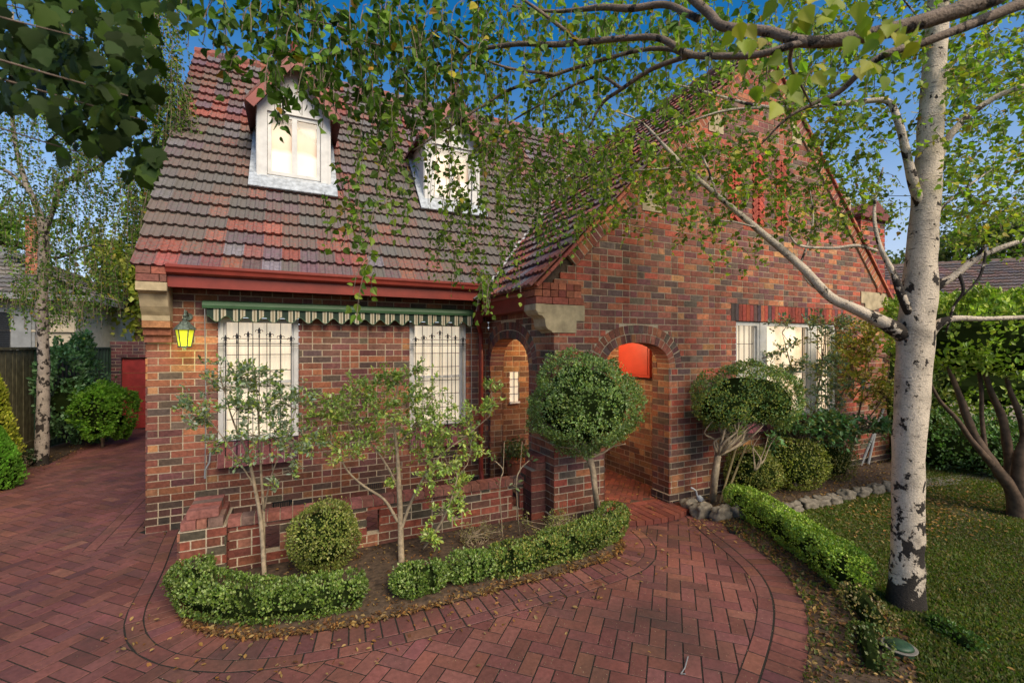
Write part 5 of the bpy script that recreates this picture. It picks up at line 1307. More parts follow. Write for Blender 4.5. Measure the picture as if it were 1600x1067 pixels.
jd = lambda j, r=.22, b=.1: (lambda p: b+max(0, .55*(1-(Vector([float(q) for q in p])-j).length/r)))
J = B_(1400, 515)
bark_tube(S, [(B_(1428, 540, .03), rad(.84*30)), (J, rad(.78*42)), (B_(1372, 500), rad(.76*34)), (B_(1330, 480, .05), rad(.74*30)), (B_(1295, 462, .1), rad(.72*28)), (B_(1250, 415, .15), rad(.72*24)), (B_(1180, 355, .25), rad(.70*20)), (B_(1120, 305, .35), rad(.70*17)), (B_(1070, 262, .45), rad(.84*13)), (B_(1038, 228, .5), rad(.84*10)), (B_(1000, 190, .6), rad(.84*6)), (B_(950, 170, .7), rad(.84*3))], 14, jd(J, .3, .12))
J = B_(1412, 470, -.06)
bark_tube(S, [(B_(1425, 500, -.02), rad(.84*16)), (J, rad(.84*20)), (B_(1396, 428, -.05), rad(12)), (B_(1375, 385, -.0), rad(9)), (B_(1366, 340, .05), rad(7)), (B_(1370, 295, .1), rad(5)), (B_(1380, 262, .1), rad(3))], 10, jd(J, .3, .3))
bark_tube(S, [(B_(1370, 392), rad(.84*8)), (B_(1340, 384), rad(.84*9)), (B_(1300, 388, .05), rad(.84*8)), (B_(1250, 384, .1), rad(.84*7)), (B_(1232, 366, .1), rad(.84*4))], 7, lambda p: .15)
J = B_(1428, 290, -.05)
bark_tube(S, [(B_(1440, 330), rad(.84*20)), (J, rad(.84*22)), (B_(1415, 235, -.08), rad(.84*19)), (B_(1402, 185, -.08), rad(.84*16)), (B_(1386, 158, -.05), rad(.84*14)), (B_(1340, 160, .0), rad(.84*12)), (B_(1270, 166, .1), rad(.84*11)), (B_(1200, 168, .2), rad(.84*10)), (B_(1140, 155, .3), rad(.84*8)), (B_(1080, 138, .4), rad(.84*6)), (B_(1020, 125, .5), rad(.84*3))], 10, lambda p: .3)
bark_tube(S, [(B_(1200, 168, .2), rad(.84*7)), (B_(1130, 174, .3), rad(.84*7)), (B_(1060, 198, .4), rad(.84*6)), (B_(1000, 225, .5), rad(.84*3))], 6, lambda p: .2)
J = B_(1462, 450, -.05)
bark_tube(S, [(B_(1445, 480), rad(.84*20)), (J, rad(.84*22)), (B_(1490, 432, -.1), rad(.84*17)), (B_(1525, 405, -.15), rad(.84*14)), (B_(1570, 385, -.2), rad(.84*12)), (B_(1640, 365, -.3), rad(.84*9)), (B_(1720, 350, -.4), rad(.84*5))], 10, jd(J, .2, .15))
J = B_(1462, 510, -.05)
bark_tube(S, [(B_(1445, 540), rad(.84*20)), (J, rad(.84*22)), (B_(1490, 498, -.1), rad(.84*15)), (B_(1540, 498, -.15), rad(.84*12)), (B_(1600, 496, -.2), rad(.84*10)), (B_(1700, 490, -.3), rad(.84*7))], 10, jd(J, .2, .1))
J = B_(1466, 250, -.03)
bark_tube(S, [(B_(1455, 300), rad(.84*18)), (J, rad(.84*18)), (B_(1490, 205, -.08), rad(.84*16)), (B_(1535, 165, -.12), rad(.84*14)), (B_(1590, 138, -.2), rad(.84*12)), (B_(1700, 110, -.3), rad(.84*8))], 10, jd(J, .2, .1))
bark_tube(S, [(B_(1498, 425, -.12), rad(.84*8)), (B_(1505, 455, -.14), rad(.84*7)), (B_(1490, 480, -.1), rad(.84*6)), (B_(1478, 520, -.05), rad(.84*4))], 6, lambda p: .7)
bark_tube(S, [(B_(1525, 405, -.14), rad(.84*8)), (B_(1540, 385, -.2), rad(.84*6)), (B_(1532, 430, -.2), rad(.84*6)), (B_(1505, 462, -.2), rad(.84*4))], 6, lambda p: .8)
bark_tube(S, [(B_(1466, 330), rad(.84*7)), (B_(1500, 300, .1), rad(.84*5)), (B_(1560, 260, .2), rad(.84*4)), (B_(1620, 240, .2), rad(.84*3))], 6, lambda p: .4)
for (a, b, c) in (((1120,305),(1100,250),(1060,180)), ((1180,355),(1130,345),(1060,350)), ((1070,262),(1020,265),(970,268)), ((1250,415),(1270,350),(1265,290)), ((1295,462),(1262,440),(1240,395)), ((1459,140),(1500,90),(1560,40)), ((1462,60),(1420,10),(1380,-40))):
    bark_tube(S, [(B_(*a, .2), rad(.84*6)), (B_(*b, .3), rad(.84*5)), (B_(*c, .5), rad(.84*2))], 6, lambda p: .3)
S.build('trunk', M['birch'], mb_, smooth=True)
spec = [(930,280,110,80,4.0,5.2,170,.30,.050), (1040,210,130,90,3.9,5.2,220,.30,.050), (1160,290,130,90,3.8,5.0,140,.28,.050), (1060,330,90,60,3.9,4.8,44,.25,.048), (1270,260,110,120,3.8,4.8,170,.28,.048), (1330,150,120,90,3.6,4.8,150,.28,.050),
        (1540,230,110,150,3.5,5.2,330,.30,.050), (1540,60,110,90,3.5,5.0,210,.30,.050), (1350,20,150,70,3.6,5.2,180,.28,.050), (1180,110,120,70,3.8,5,90,.28,.05), (1450,-120,260,110,3.6,5.0,160,.4,.05), (1540,330,90,80,3.8,5.5,110,.25,.045), (1150,400,60,25,4.0,4.6,16,.2,.045), (1350,330,60,60,4,5,30,.25,.045), (1700,200,80,250,3.5,5,90,.3,.05)]
hang(mb_, spec, LIGHT+GREEN[:3], M['leaf'], 'birch', seed=5, down=.55, spread=.8, yellow=.05)
# ---- birch standing just outside the picture on the right; its limbs reach across the top
ob = thing('overhanging_birch', 'leafy birch limbs reaching across the top of the view with weeping twigs', 'tree', tuple(G(1850, 1250)))
ob.location = (5.9, -7.0, 0); WORLD[ob.name] = Vector((5.9, -7.0, 0))
S = MB(); R_ = lambda w, f: w/711*f/2*.78
K = Vector((5.9, -7.0, 0)); j0 = K+Vector((0, 0, 2.9)); j1 = K+Vector((-.05, .05, 3.35))
bark_tube(S, [(K-UP*.05, .15), (K+UP*.3, .11), (K+UP*1.5, .095), (j0, .085), (j1, .075), (K+Vector((0, 0, 4.3)), .06), (K+Vector((.1, 0, 5.8)), .03)], 16, lambda p: .2)
def limb(pts, first=None):
    q = ([first] if first else [])+[(D(x, y, f), R_(w, f)) for x, y, f, w in pts]
    bark_tube(S, q, 10, lambda p: .25, .14)
limb([(1620,-28,1.95,32),(1560,-5,1.95,32),(1470,25,1.98,30),(1400,45,2.0,28),(1330,60,2.05,25),(1260,66,2.1,22),(1200,50,2.2,20),(1130,42,2.3,19),(1108,22,2.35,17),(1075,-8,2.4,15),(1040,-40,2.5,8)], (j0, .05))
limb([(1660,-15,2.3,24),(1600,5,2.3,22),(1500,45,2.3,18),(1440,68,2.32,16),(1385,85,2.35,14),(1350,108,2.4,12),(1310,145,2.5,10),(1270,163,2.55,8),(1230,185,2.6,5),(1190,225,2.7,3)], (j1, .04))
limb([(1260,66,2.1,14),(1235,72,2.12,14),(1180,86,2.2,14),(1100,88,2.35,13),(1070,82,2.4,12),(1030,60,2.5,13),(980,60,2.6,12),(905,67,2.75,12),(867,70,2.8,11),(815,69,2.9,10),(770,74,3.0,9),(738,80,3.05,8),(722,97,3.05,6),(712,150,3.0,4),(700,230,2.95,3)])
limb([(1090,30,2.4,14),(1040,8,2.6,13),(987,14,2.7,13),(942,12,2.8,12),(900,16,2.9,8),(860,18,3.0,6),(800,10,3.0,4)])
limb([(905,66,2.75,8),(870,38,2.8,7),(835,12,2.85,6),(805,-8,2.9,5)])
limb([(1100,90,2.4,10),(1066,84,2.6,9),(1044,77,2.7,9),(999,79,2.8,8),(924,99,2.9,7),(867,117,3.0,7),(800,139,3.0,6),(755,165,3.0,5),(702,199,3.0,4),(645,236,3.0,3)])
limb([(1110,86,2.4,11),(1070,90,2.6,10),(1017,109,2.7,9),(972,139,2.8,8),(942,161,2.9,6),(920,200,2.9,3)])
limb([(972,139,2.8,7),(935,120,2.9,6),(886,139,3.0,5),(849,161,3.1,4),(792,195,3.2,3),(740,240,3.2,2)])
limb([(738,80,3.05,6),(690,47,2.9,5),(660,70,2.8,5),(620,75,2.7,4),(560,62,2.6,3),(530,42,2.5,3),(470,30,2.5,2)])
limb([(867,117,3,6),(800,108,2.9,5),(760,95,2.9,4)])
limb([(1240,60,2.2,9),(1235,100,2.3,7),(1250,130,2.35,5),(1268,165,2.4,3)])
S.build('limbs', M['limb'], ob, smooth=True)
spec = [(330,0,50,40,2.0,2.6,7,.3,.060), (430,20,110,50,2.2,2.8,34,.30,.058), (400,90,50,50,2.2,2.8,8,.35,.060), (540,80,120,70,2.3,3.0,70,.32,.056), (480,150,70,40,2.4,3.0,12,.32,.056), (680,70,110,80,2.5,3.3,80,.32,.054), (640,170,100,60,2.6,3.4,46,.35,.052), (600,270,40,70,2.6,3.2,14,.55,.050), (588,415,9,30,2.6,2.8,4,.35,.055), (560,320,60,40,2.6,3.2,9,.4,.05),
        (790,160,120,80,2.8,3.8,90,.32,.048), (750,270,95,80,3.0,3.9,85,.42,.042), (745,380,70,60,3.2,3.9,34,.42,.043), (860,330,60,60,3.4,4.2,44,.36,.043), (880,220,90,70,3.0,4.2,70,.34,.047), (960,120,110,60,2.8,3.8,60,.3,.05), (1010,40,120,50,2.6,3.6,60,.3,.052), (860,30,140,50,2.7,3.6,70,.3,.05), (1150,60,110,60,2.3,3.2,40,.28,.052), (1300,90,120,50,2.2,3.0,26,.25,.052), (770,440,40,30,3.2,3.6,14,.3,.045)]
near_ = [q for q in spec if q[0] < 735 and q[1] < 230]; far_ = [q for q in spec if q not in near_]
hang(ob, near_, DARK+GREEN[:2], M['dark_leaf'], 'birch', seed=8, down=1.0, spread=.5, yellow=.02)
hang(ob, far_, GREEN+LIGHT[:2], M['leaf'], 'birch', seed=9, down=1.0, spread=.5, yellow=.03)
# big near leaves
rr = random.Random(44); pos = []; dr = []
for _ in range(64):
    x, y = rr.choice([(1165, 60), (1200, 110), (1185, 160), (1280, 25), (1250, 10), (1330, 20), (1360, 60), (1300, 110), (1350, 95), (1230, 140), (1390, 30), (1420, 60)])
    pos.append(D(x+rr.gauss(0, 16), y+rr.gauss(0, 14), rr.uniform(1.5, 1.75))); dr.append((rr.gauss(0, .5), rr.gauss(0, .5), -.8))
leaves('near_leaves', pos, dr, [-FW+Vector(rdir(1)[0])*.8 for _ in pos], RG.uniform(.045, .075, len(pos)), pick([(.22,.26,.02), (.30,.29,.03), (.16,.20,.02)], len(pos)), M['leaf'], ob, 'birch').data.shade_smooth()
# ---- left birch by the fence
lb = thing('birch_tree', 'slender birch with peeling trunk beside the left fence, long weeping curtain of leaves', 'tree', (-2.67, 4.77, 0))
Lf = 8.49; Q = lambda x, y, d=0: D(x, y, Lf+d); rl = lambda w: w/711*Lf/2*.75
S = MB()
bark_tube(S, [(Q(65, 732), rl(32)), (Q(65, 715), rl(24)), (Q(67, 650), rl(21)), (Q(68, 560), rl(19)), (Q(65, 480), rl(20)), (Q(66, 440), rl(17)), (Q(68, 380), rl(16)), (Q(66, 350), rl(15)), (Q(52, 310), rl(11)), (Q(40, 285), rl(10)), (Q(25, 230), rl(8)), (Q(18, 150), rl(6)), (Q(20, 20), rl(4))], 18, lambda p: .32+max(0, 1-p[2]/.15), .18)
bark_tube(S, [(Q(66, 375), rl(12)), (Q(82, 330), rl(10)), (Q(94, 292), rl(9)), (Q(120, 275), rl(8)), (Q(160, 256), rl(6)), (Q(200, 200), rl(4)), (Q(240, 60), rl(3)), (Q(255, -60), rl(2))], 8, lambda p: .4)
bark_tube(S, [(Q(68, 400), rl(8)), (Q(95, 402), rl(5)), (Q(135, 385), rl(4)), (Q(190, 385), rl(2))], 6, lambda p: .5)
bark_tube(S, [(Q(35, 290), rl(7)), (Q(12, 268), rl(6)), (Q(-20, 260), rl(5))], 6, lambda p: .3)
bark_tube(S, [(Q(18, 170), rl(5)), (Q(80, 60), rl(4)), (Q(160, -40), rl(3)), (Q(240, -110), rl(2))], 6, lambda p: .3)
S.build('trunk', M['birch2'], lb, smooth=True)
spec = [(60,230,110,110,7.6,9.2,330,.5,.062), (130,330,90,90,7.6,9.2,190,.5,.060), (60,360,90,70,7.8,9.2,150,.45,.06), (110,450,90,50,7.6,9.2,230,.45,.06), (70,480,80,30,8.8,9.8,70,.4,.06), (170,200,70,120,7.4,9,150,.5,.06), (30,470,60,30,7.8,9,16,.4,.06),
        (245,100,35,130,6.6,7.6,120,.8,.055), (266,230,28,110,6.6,7.4,170,.9,.055), (225,330,30,90,6.8,7.8,130,.9,.055), (240,420,16,60,6.8,7.4,30,.7,.055), (190,120,60,90,7,8.4,60,.6,.055), (215,20,70,70,6.8,8,60,.7,.055), (275,190,15,70,6.6,7.2,24,.8,.055), (120,40,120,70,7,9,70,.6,.06)]
hang(lb, spec, GREEN+DARK, M['leaf'], 'kite', seed=3, down=1.1, spread=.35, spacing=.05, yellow=.05, twr=.003)
# ---- maple overhanging at the top left (trunk outside the picture)
mp = thing('maple_tree', 'dark lobed maple leaves hanging close at the top left corner', 'tree', (-1.75, -4.3, 0))
S = MB(); K = Vector((-1.75, -4.3, 0)); jm = K+UP*3.2
bark_tube(S, [(K-UP*.05, .16), (K+UP*.4, .12), (K+UP*2, .10), (jm, .09), (K+UP*4.6, .06)], 14, lambda p: 0)
for tgt in ((60, 20), (130, 60), (200, 150), (160, 250), (230, 190), (90, -30), (20, 120)):
    e = D(tgt[0], tgt[1], rr.uniform(1.75, 2.1)); m_ = jm.lerp(e, .5)+UP*.15
    bark_tube(S, [(jm, .02), (m_, .009), (e, .002)], 6, lambda p: 0)
S.build('trunk', M['darkstem'], mp, smooth=True)
pos = []; dr = []
for (x, y, rx, ry, k) in ((60, 40, 95, 75, 48), (140, 60, 70, 60, 24), (60, 110, 60, 35, 16), (130, 150, 60, 50, 20), (180, 190, 45, 50, 20), (110, 215, 22, 40, 8), (225, 260, 26, 32, 8), (150, 140, 40, 40, 8), (10, 130, 25, 50, 9), (60, 150, 26, 30, 6), (260, 20, 60, 30, 6), (215, 130, 30, 60, 12)):
    for _ in range(int(k*3.4)):
        a, b = rr.uniform(-1, 1), rr.uniform(-1, 1); pos.append(D(x+a*rx, y+b*ry-14, rr.uniform(1.7, 2.5))); dr.append((rr.gauss(0, .45), rr.gauss(0, .45), -1))
n = len(pos); leaves('crown', pos, dr, rdir(n)*.7-np.array(FW)*.9, RG.uniform(.042, .082, n), pick([(.022,.042,.007), (.014,.028,.005), (.034,.062,.008), (.026,.046,.012)], n, .35), M['dark_leaf'], mp, 'maple').data.shade_smooth()  # leaf colours darkened to paint in the shade they hang in
# ---- multi stemmed clipped tree on the right
c0 = G(1592, 806); mt = thing('clipped_tree', 'many stemmed tree with a flat clipped leafy crown at the right edge of the lawn', 'tree', (c0.x, c0.y, 0))
T_ = lambda x, y, d=0: D(x, y, 5.82+d); rt = lambda w: w/711*5.82/2*.66
S = MB()
for pts in ([(1592,825,0,44),(1590,790,0,36),(1578,760,0,28),(1552,725,0,22),(1528,690,.1,19),(1512,655,.1,17),(1500,620,.1,13),(1480,570,.1,8)],
            [(1552,728,0,16),(1520,690,-.1,12),(1495,655,-.15,10),(1468,625,-.2,7),(1450,590,-.2,5)],
            [(1592,800,.05,32),(1580,760,.1,22),(1575,700,.15,19),(1565,650,.15,16),(1548,610,.1,12),(1530,560,.1,8)],
            [(1600,800,0,34),(1592,740,-.05,26),(1598,700,-.1,22),(1625,650,-.1,18),(1640,600,-.1,14),(1650,550,0,8)],
            [(1596,720,0,18),(1600,680,.1,15),(1590,640,.1,12),(1575,600,.1,9),(1570,560,.1,6)],
            [(1540,700,.1,9),(1534,650,.15,9),(1533,605,.15,8),(1525,560,.2,5)], [(1640,740,.1,20),(1625,700,.1,16),(1618,640,.1,12),(1620,590,.1,8)], [(1598,810,.1,30),(1625,770,.1,24),(1650,720,.1,20),(1680,650,.1,12)]):
    bark_tube(S, [(T_(x, y, d), rt(w)) for x, y, d, w in pts], 10, lambda p: 0, .2)
S.build('trunk', M['brownstem'], mt, smooth=True)
LAUR = [(.24,.34,.035), (.18,.27,.03), (.31,.40,.05), (.11,.18,.02), (.38,.44,.09)]
blob_shrub(mt, [T_(1500, 527, .15), T_(1580, 530, .0), T_(1680, 530, .0)], .72, .58, 15000, .062, LAUR, M['gloss_leaf'], name='crown', lump=.22, seed=31, flat=True, shape='oval')
# ---- hedges and shrubs at the far right side
hd = thing('tall_hedge', 'tall clipped hedge closing the right side of the garden behind the birch', 'hedge', tuple(D(1500, 540, 9)*1.0-UP*2.2))
WORLD[hd.name] = hd.location.copy()
pa, pb, pc = D(1368, 540, 9.6), D(1480, 540, 8.8), D(1720, 540, 8.2)
for p in (pa, pb, pc): p.z = 1.62
blob_shrub(hd, [tuple(pa), tuple(pb), tuple(pc)], .6, 1.52, 26000, .085, LAUR, M['gloss_leaf'], lump=.15, seed=32, flat=True, shape='oval')
S = MB(); 
for i in range(8): p = pa.lerp(pc, i/7); S.tube([(p.x, p.y, 0), (p.x, p.y, 1.6)], .03, 6)
S.build('stem', M['brownstem'], hd)
iv = thing('ivy_bank', 'dark leafy ground shrub bank under the hedge behind the many stemmed tree', 'shrub', tuple(G(1500, 735)))
WORLD[iv.name] = iv.location.copy()
pa, pb, pc = D(1455, 660, 8.2), D(1540, 670, 7.7), D(1680, 670, 7.0)
for p in (pa, pb, pc): p.z = .45
blob_shrub(iv, [tuple(pa), tuple(pb), tuple(pc)], .45, .52, 9000, .055, [(.10,.20,.05), (.07,.14,.04), (.18,.27,.11), (.05,.10,.03)], M['gloss_leaf'], lump=.35, seed=33, shape='oval')
dark = thing('dark_shrub', 'dark shrub filling the corner between hedge and gable wall', 'shrub', tuple(G(1385, 745)))
WORLD[dark.name] = dark.location.copy()
p = D(1400, 640, 9.0); p.z = 1.2
blob_shrub(dark, [tuple(p)], .9, 1.3, 7000, .08, [(.06,.10,.02), (.10,.14,.03), (.14,.16,.03)], M['gloss_leaf'], lump=.3, seed=34, shape='oval')
# ---- left side conifers and shrubs
def conifer(label, cpx, cpy_top, f, rx, cols, n, size, seed, name='conifer', base_z=0, lean=0):
    c = D(cpx, 0, f); top = (HY-cpy_top)/FP*f+CAM.z
    t = thing(name, label, 'conifer', (c.x, c.y, 0)); h = top
    S = MB(); S.tube([(c.x, c.y, 0), (c.x, c.y, h*.9)], [.04, .01], 6); S.build('trunk', M['brownstem'], t)
    r_ = random.Random(seed); pos = []; nr = []
    for i in range(n):
        z = h*(r_.random()**.8); th = r_.uniform(0, 2*pi); k = 1-((z/h)**2.2); k = max(.04, k)*(.75+.25*min(1, z/(.2*h)))
        q = Vector((cos(th), sin(th), 0)); w = 1+.22*noise.noise(Vector((q.x*2, q.y*2, z*3+seed)))
        pos.append((c.x+q.x*rx*k*w*r_.uniform(.82, 1.03), c.y+q.y*rx*k*w*r_.uniform(.82, 1.03), z)); nr.append((q.x, q.y, .6))
    core = MB(); core.tube([(c.x, c.y, h*a) for a in (.02, .15, .4, .65, .85, .96)], [rx*.6, rx*.75, rx*.75, rx*.55, rx*.28, .01], 12, (.012, .02, .006, 1), wob=.2)
    nr = np.array(nr); cc = pick(cols, n, .3); cl = np.array([noise.noise(Vector(p)*5) for p in pos]); cc = cc*(1+.6*cl[:, None])
    leaves('foliage', pos, nr*.8+rdir(n)*.6+[0, 0, .7], nr+rdir(n)*.5, RG.uniform(.7, 1.3, n)*size, cc, M['leaf'], t, 'kite', core); return t
conifer('golden conifer cut by the left edge of the view in front of the timber fence', -26, 546, 7.4, .40, [(.32,.33,.035), (.24,.27,.03), (.40,.38,.06)], 9000, .045, 1)
conifer('small bright green conifer at the foot of the golden one', -2, 668, 7.0, .26, [(.15,.32,.04), (.12,.25,.03)], 5000, .04, 2)
p = D(165, 640, 9.6); t = thing('cypress_shrub', 'feathery bright green bush leaning over the driveway before the red door', 'shrub', (p.x, p.y, 0))
blob_shrub(t, [tuple(D(168, 652, 10.0)), tuple(D(156, 645, 9.8))], .44, .60, 12000, .06, [(.14,.27,.03), (.09,.19,.02), (.19,.33,.04)], M['leaf'], lump=.3, seed=41, flat=True)
S = MB(); p = D(160, 650, 9.9); S.tube([(p.x, p.y, 0), (p.x, p.y, .5)], .03, 6); S.build('stem', M['brownstem'], t)
p = D(105, 620, 8.9); t = thing('fence_shrub', 'dark glossy shrub massed against the fence behind the slender birch', 'shrub', (p.x, p.y, 0))
blob_shrub(t, [tuple(D(104, 625, 9.6)), tuple(D(124, 600, 10.2)), tuple(D(140, 640, 10.4))], .40, 1.0, 10000, .085, [(.08,.17,.06), (.11,.22,.085), (.17,.29,.15), (.06,.12,.04)], M['gloss_leaf'], lump=.35, seed=42, shape='oval', flat=True)
S = MB(); p = D(124, 600, 10.2); S.tube([(p.x, p.y, 0), (p.x, p.y, .8)], .03, 6); S.build('stem', M['brownstem'], t)
# low plants at the birch foot
lowplant('small dark leafy plant at the foot of the slender birch', 42, 690, 8.3, .25, .25, 7, [(.03,.07,.02), (.05,.09,.03)], .05, 8)
# ---- background trees
def bgtree(label, px, py, f, rx, rz, n, size, cols, seed, shape='kite'):
    c = D(px, py, f); t = thing('background_tree', label, 'tree', (c.x, c.y, 0)); rr = random.Random(seed)
    S = MB(); S.tube([(c.x, c.y, 0), (c.x, c.y, c.z*.6), (c.x, c.y, c.z)], [.2, .14, .06], 8)
    cl = [c+Vector((rr.gauss(0, rx*.5), rr.gauss(0, rx*.5), rr.gauss(0, rz*.45))) for _ in range(26)]
    for q in cl[:12]: S.tube([(c.x, c.y, c.z-rz*.6), tuple(q)], [.06, .02], 5)
    S.build('trunk', M['brownstem'], t, smooth=True)
    pos = np.array([cl[rr.randrange(26)] for _ in range(n)])+RG.normal(size=(n, 3))*[rx*.22, rx*.22, rz*.16]
    sh = np.array([noise.noise(Vector(p)*.9) for p in pos])
    leaves('crown', pos, rdir(n)-[0, 0, .4], rdir(n), RG.uniform(.6, 1.3, n)*size, pick(cols, n)*(1+.6*sh[:, None]), M['leaf'], t, shape)
YG_ = [(.20,.22,.03), (.14,.17,.025), (.26,.26,.05)]
bgtree('yellow green tree beyond the garage and the end of the driveway', 218, 430, 17, 1.3, 2.6, 6000, .2, YG_, 1)
bgtree('dark tree rising behind the roof of the cream house', 5, 360, 19, 1.5, 1.6, 3000, .2, GREEN, 2)
bgtree('low green tree between the cream house and the garage', 150, 500, 20, 2.0, 1.2, 4500, .2, GREEN, 3)
bgtree('pale yellow tree showing behind the chimney', 1300, 345, 30, 3.4, 3.0, 3800, .26, [(.24,.24,.07), (.18,.2,.06)], 4)
bgtree('distant olive tree above the right neighbour roof', 1500, 400, 34, 4.5, 2.6, 5200, .3, [(.09,.11,.03), (.13,.14,.04)], 5)
bgtree('distant dark tree at the right edge above the neighbour roof', 1620, 385, 30, 3.2, 2.6, 3800, .3, [(.06,.09,.02), (.10,.12,.03)], 6)
# ============================================================ FENCES, NEIGHBOURS
f = thing('timber_fence', 'dark timber paling fence along the left side behind the golden conifer', 'fence', (-3.3, 3.5, 0))
r = random.Random(6); B = MB(); y = -1.0
while y < 6.2: B.box((-3.32+r.uniform(-.004, .004), y+.004, .12), (-3.30+r.uniform(-.004, .004), y+.12, 2.13+r.uniform(-.005, .005))); y += .125
B.build('palings', M['timber'], f)
S = MB(); S.box((-3.35, -1, 2.13), (-3.27, 6.2, 2.18)); S.build('capping', M['timber'], f); S = MB(); S.box((-3.34, -1, -.02), (-3.28, 6.2, .26)); S.build('plinth_board', M['timber'], f)
f = thing('steel_fence', 'ribbed dark green steel fence between the timber fence and the garage', 'fence', (-3.0, 7.4, 0))
S = MB(); vs = []; fs = []; n = 120; a = Vector((-3.3, 6.2, 0)); b = Vector((-2.76, 8.62, 0)); d = (b-a).normalized(); nn_ = Vector((d.y, -d.x, 0))
for i in range(n+1):
    t = i/n; p = a.lerp(b, t)+nn_*(.018*(1 if (i % 6) < 3 else -1)); vs += [(p.x, p.y, .02), (p.x, p.y, 2.15)]
for i in range(n): fs.append((2*i, 2*i+2, 2*i+3, 2*i+1))
S.add(vs, fs); S.build('panel', M['dgreen_fence'], f)
for z in (.04, 2.15):
    S = MB(); S.obox((a+b)/2+UP*z, d, nn_, UP, ((b-a).length/2, .03, .022)); S.build('rail', M['dgreen_fence'], f)
for t in (0, .5, 1):
    S = MB(); S.obox(a.lerp(b, t)+UP*1.08, d, nn_, UP, (.03, .032, 1.09)); S.build('post', M['dgreen_fence'], f)
ga = thing('garage', 'brick garage with a red door at the end of the driveway', 'garage', (-1.3, 8.6, 0))
brick_wall('wall', (0, 8.6), (1, 0), (0, -1), 0, 2.33, lambda z: [(-2.75, -2.52), (-.12, 1.0)] if z < 1.85 else [(-2.75, 1.0)], .22, ga, 50, [((.10,.045,.05),3),((.14,.05,.05),3),((.07,.04,.045),2)])
S = MB(); S.box((-2.75, 8.83, 0), (1.0, 12, 2.3)); S.build('shed_body', M['concrete'], ga)
S = MB(); S.box((-2.52, 8.66, 0), (-.12, 8.70, 1.85)); dr_ = S.build('door', M['redpaint2'], ga)
S = MB()
for k in range(1, 5): S.box((-2.5, 8.652, k*.37-.008), (-.14, 8.662, k*.37+.008))
S.build('door_rail', M['terracotta'], dr_)
# cream house on the left
nh = thing('neighbour_house', 'cream rendered house with a grey tiled roof beyond the left fence', 'house', (-8, 12, 0))
S = MB(); S.box((-15, 11.7, 0), (-4.45, 20, 3.62)); S.build('wall', M['cream'], nh)
S = MB(); S.box((-6.2, 11.62, 2.62), (-4.44, 11.70, 2.68)); S.build('ledge', M['cream'], nh)
S = MB(); wv = S
S.box((-7.6, 11.64, 1.3), (-5.35, 11.72, 3.3)); w = S.build('window', M['grey'], nh)
S = MB(); S.box((-6.5, 11.6, 1.3), (-6.2, 11.65, 3.25)); S.box((-5.85, 11.6, 1.3), (-5.42, 11.65, 3.25)); w2_ = S.build('shutter', M['grey'], w)
S = MB(); z = 1.35
while z < 3.2: 
    S.box((-6.2, 11.58, z), (-5.87, 11.60, z+.035)); S.box((-7.5, 11.58, z), (-6.55, 11.60, z+.035)); z += .06
S.build('louvres', M['black_iron'], w)
S = MB(); S.box((-15.3, 11.15, 3.55), (-4.05, 11.3, 3.72)); S.box((-4.1, 11.3, 3.55), (-3.95, 20.3, 3.72)); S.build('gutter', M['grey'], nh)
GT = [((.14,.13,.12),3),((.10,.095,.09),3),((.18,.15,.13),2)]
tsave = TP; TP = GT
u = Vector((0, 1, .52)).normalized()
tiles('roof', (-15.2, 11.2, 3.72), (1, 0, 0), u, 36, 11, lambda c: (c.x < -4.1-(c.y-11.2)), nh, 71, .30, .34, lich=lambda c, j: .5)
u = Vector((-1, 0, .52)).normalized()
tiles('roof', (-4.0, 11.2, 3.72), (0, 1, 0), u, 30, 11, lambda c: (c.y-11.2) > (-4.0-c.x), nh, 72, .30, .34, lich=lambda c, j: .5)
TP = tsave
S = MB(); S.prism([(-4.0, 3.7), (-9.6, 6.5), (-15, 3.7)], lambda u, v, t: (u, t, v), (15, 20)); S.build('roof_core', M['grey'], nh)
brick_wall('chimney', (0, 12.4), (1, 0), (0, -1), 4.0, 6.2, lambda z: [(-5.85, -5.45)], .5, nh, 73, [((.30,.10,.05),3),((.2,.07,.045),3)])
# right neighbour
rh = thing('neighbour_house', 'house with weathered red grey tiled hip roof beyond the tall hedge on the right', 'house', (20, 1, 0))
S = MB()
pa, pb = D(1375, 470, 13.4), D(1800, 470, 11.4)
al = (pb-pa); al.z = 0; Lh = al.length; al.normalize(); back = Vector((-al.y, al.x, 0))
if back.dot(FW) < 0: back = -back
o_ = Vector((pa.x, pa.y, 0))-al*3
def W3(u, v, z): return o_+al*u+back*v+UP*z
S.add([W3(0, .5, 0), W3(Lh+6, .5, 0), W3(Lh+6, 8, 0), W3(0, 8, 0), W3(0, .5, 3.5), W3(Lh+6, .5, 3.5), W3(Lh+6, 8, 3.5), W3(0, 8, 3.5)], [(0,1,2,3),(4,5,6,7),(0,1,5,4),(1,2,6,5),(2,3,7,6),(3,0,4,7)])
S.build('wall', M['cream'], rh)
tsave = TP; TP = [((.17,.10,.08),3),((.13,.10,.09),3),((.20,.12,.10),2),((.11,.09,.09),2)]
o2 = W3(0, 0, 3.45)
tiles('roof', o2, al, (back+UP*.44).normalized(), int((Lh+6)/.3), 13, lambda c: True, rh, 74, .30, .30, lich=lambda c, j: .4)
TP = tsave
S = MB(); S.add([W3(0, 0, 3.4), W3(Lh+6, 0, 3.4), W3(Lh+6, 3.6, 4.95), W3(0, 3.6, 4.95), W3(Lh+6, 7.5, 3.4), W3(0, 7.5, 3.4)], [(0,1,2,3),(3,2,4,5)]); S.build('roof_deck', M['twig'], rh)
S = MB()
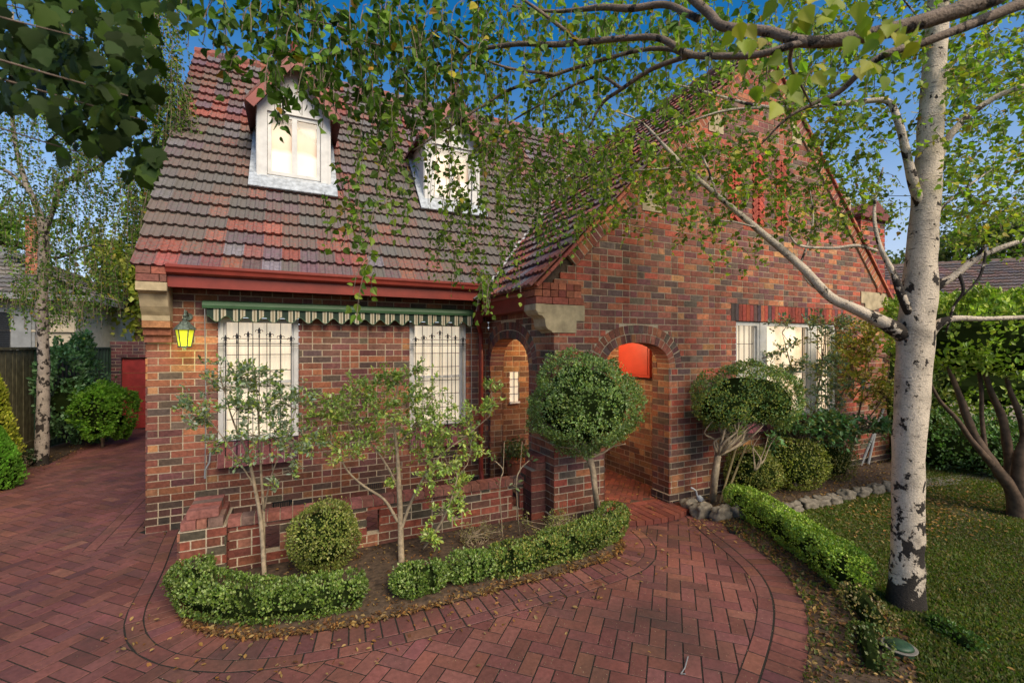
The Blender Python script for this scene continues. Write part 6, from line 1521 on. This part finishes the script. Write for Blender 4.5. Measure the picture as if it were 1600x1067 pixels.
for i in range(int((Lh+6)/.35)): S.tube([W3(i*.35, 3.58, 5.0), W3(i*.35+.36, 3.58, 5.015)], [.09, .10], 8, (.17, .10, .08, .4))
S.build('ridge_tiles', M['tile'], rh)
S = MB(); S.obox(W3(Lh/2, -.08, 3.42), al, back, UP, (Lh/2+3, .06, .05)); S.build('gutter', M['grey'], rh)
# overhead cable
a, b = D(1170, 302, 6.3), D(1750, 303, 4.6); S = MB(); S.tube([a.lerp(b, i/12)-UP*.03*sin(pi*i/12) for i in range(13)], .004, 5); o = S.build('power_cable', M['wire'], None, loc=tuple(a)); tag(o, 'thin black overhead cable running level to the brick gable', 'cable')
# ============================================================ LIGHT, SKY, CAMERA
SUN_EL, SUN_AZ = radians(SUN_E), radians(SUN_A)
wd = bpy.data.worlds.new('World'); sc.world = wd; wd.use_nodes = True; nt = wd.node_tree; nt.nodes.clear()
out = nt.nodes.new('ShaderNodeOutputWorld'); bg = nt.nodes.new('ShaderNodeBackground'); sky = nt.nodes.new('ShaderNodeTexSky')
sky.sky_type = 'NISHITA'; sky.sun_disc = False; sky.sun_elevation = SUN_EL; sky.sun_rotation = SUN_AZ; sky.air_density = 1.1; sky.dust_density = .6; sky.ozone_density = 2.5
hs = nt.nodes.new('ShaderNodeHueSaturation'); hs.inputs['Saturation'].default_value = SKY_SAT; hs.inputs['Value'].default_value = 1.0
L(nt, sky.outputs[0], hs.inputs['Color'])
tcw = nt.nodes.new('ShaderNodeTexCoord'); sxw = nt.nodes.new('ShaderNodeSeparateXYZ'); L(nt, tcw.outputs['Generated'], sxw.inputs[0])
hz = ramp(nt, sxw.outputs[2], [(.0, .85), (.16, .62), (.34, .2), (.55, .0)])   # evening haze low in the sky
L(nt, mixc(nt, hz, hs.outputs[0], HAZE), bg.inputs[0]); bg.inputs[1].default_value = SKY_ST; L(nt, bg.outputs[0], out.inputs[0])
sl_ = bpy.data.lights.new('sun', 'SUN'); sl_.energy = SUN_ST; sl_.angle = radians(SUN_W); sl_.color = (1, .86, .64)
so = bpy.data.objects.new('sun', sl_); COL.objects.link(so)
# sky sun_rotation is measured clockwise from +Y
sd = Vector((sin(SUN_AZ)*cos(SUN_EL), cos(SUN_AZ)*cos(SUN_EL), sin(SUN_EL)))
so.rotation_euler = (-sd).to_track_quat('-Z', 'Y').to_euler(); so.location = sd*30
cam = bpy.data.cameras.new('camera'); co = bpy.data.objects.new('camera', cam); COL.objects.link(co); sc.camera = co
cam.sensor_width = 36; cam.lens = 36*FP/1600; cam.shift_y = (HY-533.5)/1600; cam.clip_end = 2000; cam.clip_start = .05
co.location = CAM; co.rotation_euler = (radians(90), 0, math.atan2(-FW.x, FW.y))
cam.dof.use_dof = True; cam.dof.focus_distance = 5.5; cam.dof.aperture_fstop = 2.2
sc.view_settings.view_transform = 'Standard'; sc.view_settings.look = 'None'; sc.view_settings.exposure = 0
sc.cycles.use_denoising = True; sc.cycles.max_bounces = 6; sc.cycles.transparent_max_bounces = 12; sc.cycles.diffuse_bounces = 3; sc.cycles.glossy_bounces = 3; sc.cycles.transmission_bounces = 3
sc.cycles.caustics_reflective = False; sc.cycles.caustics_refractive = False
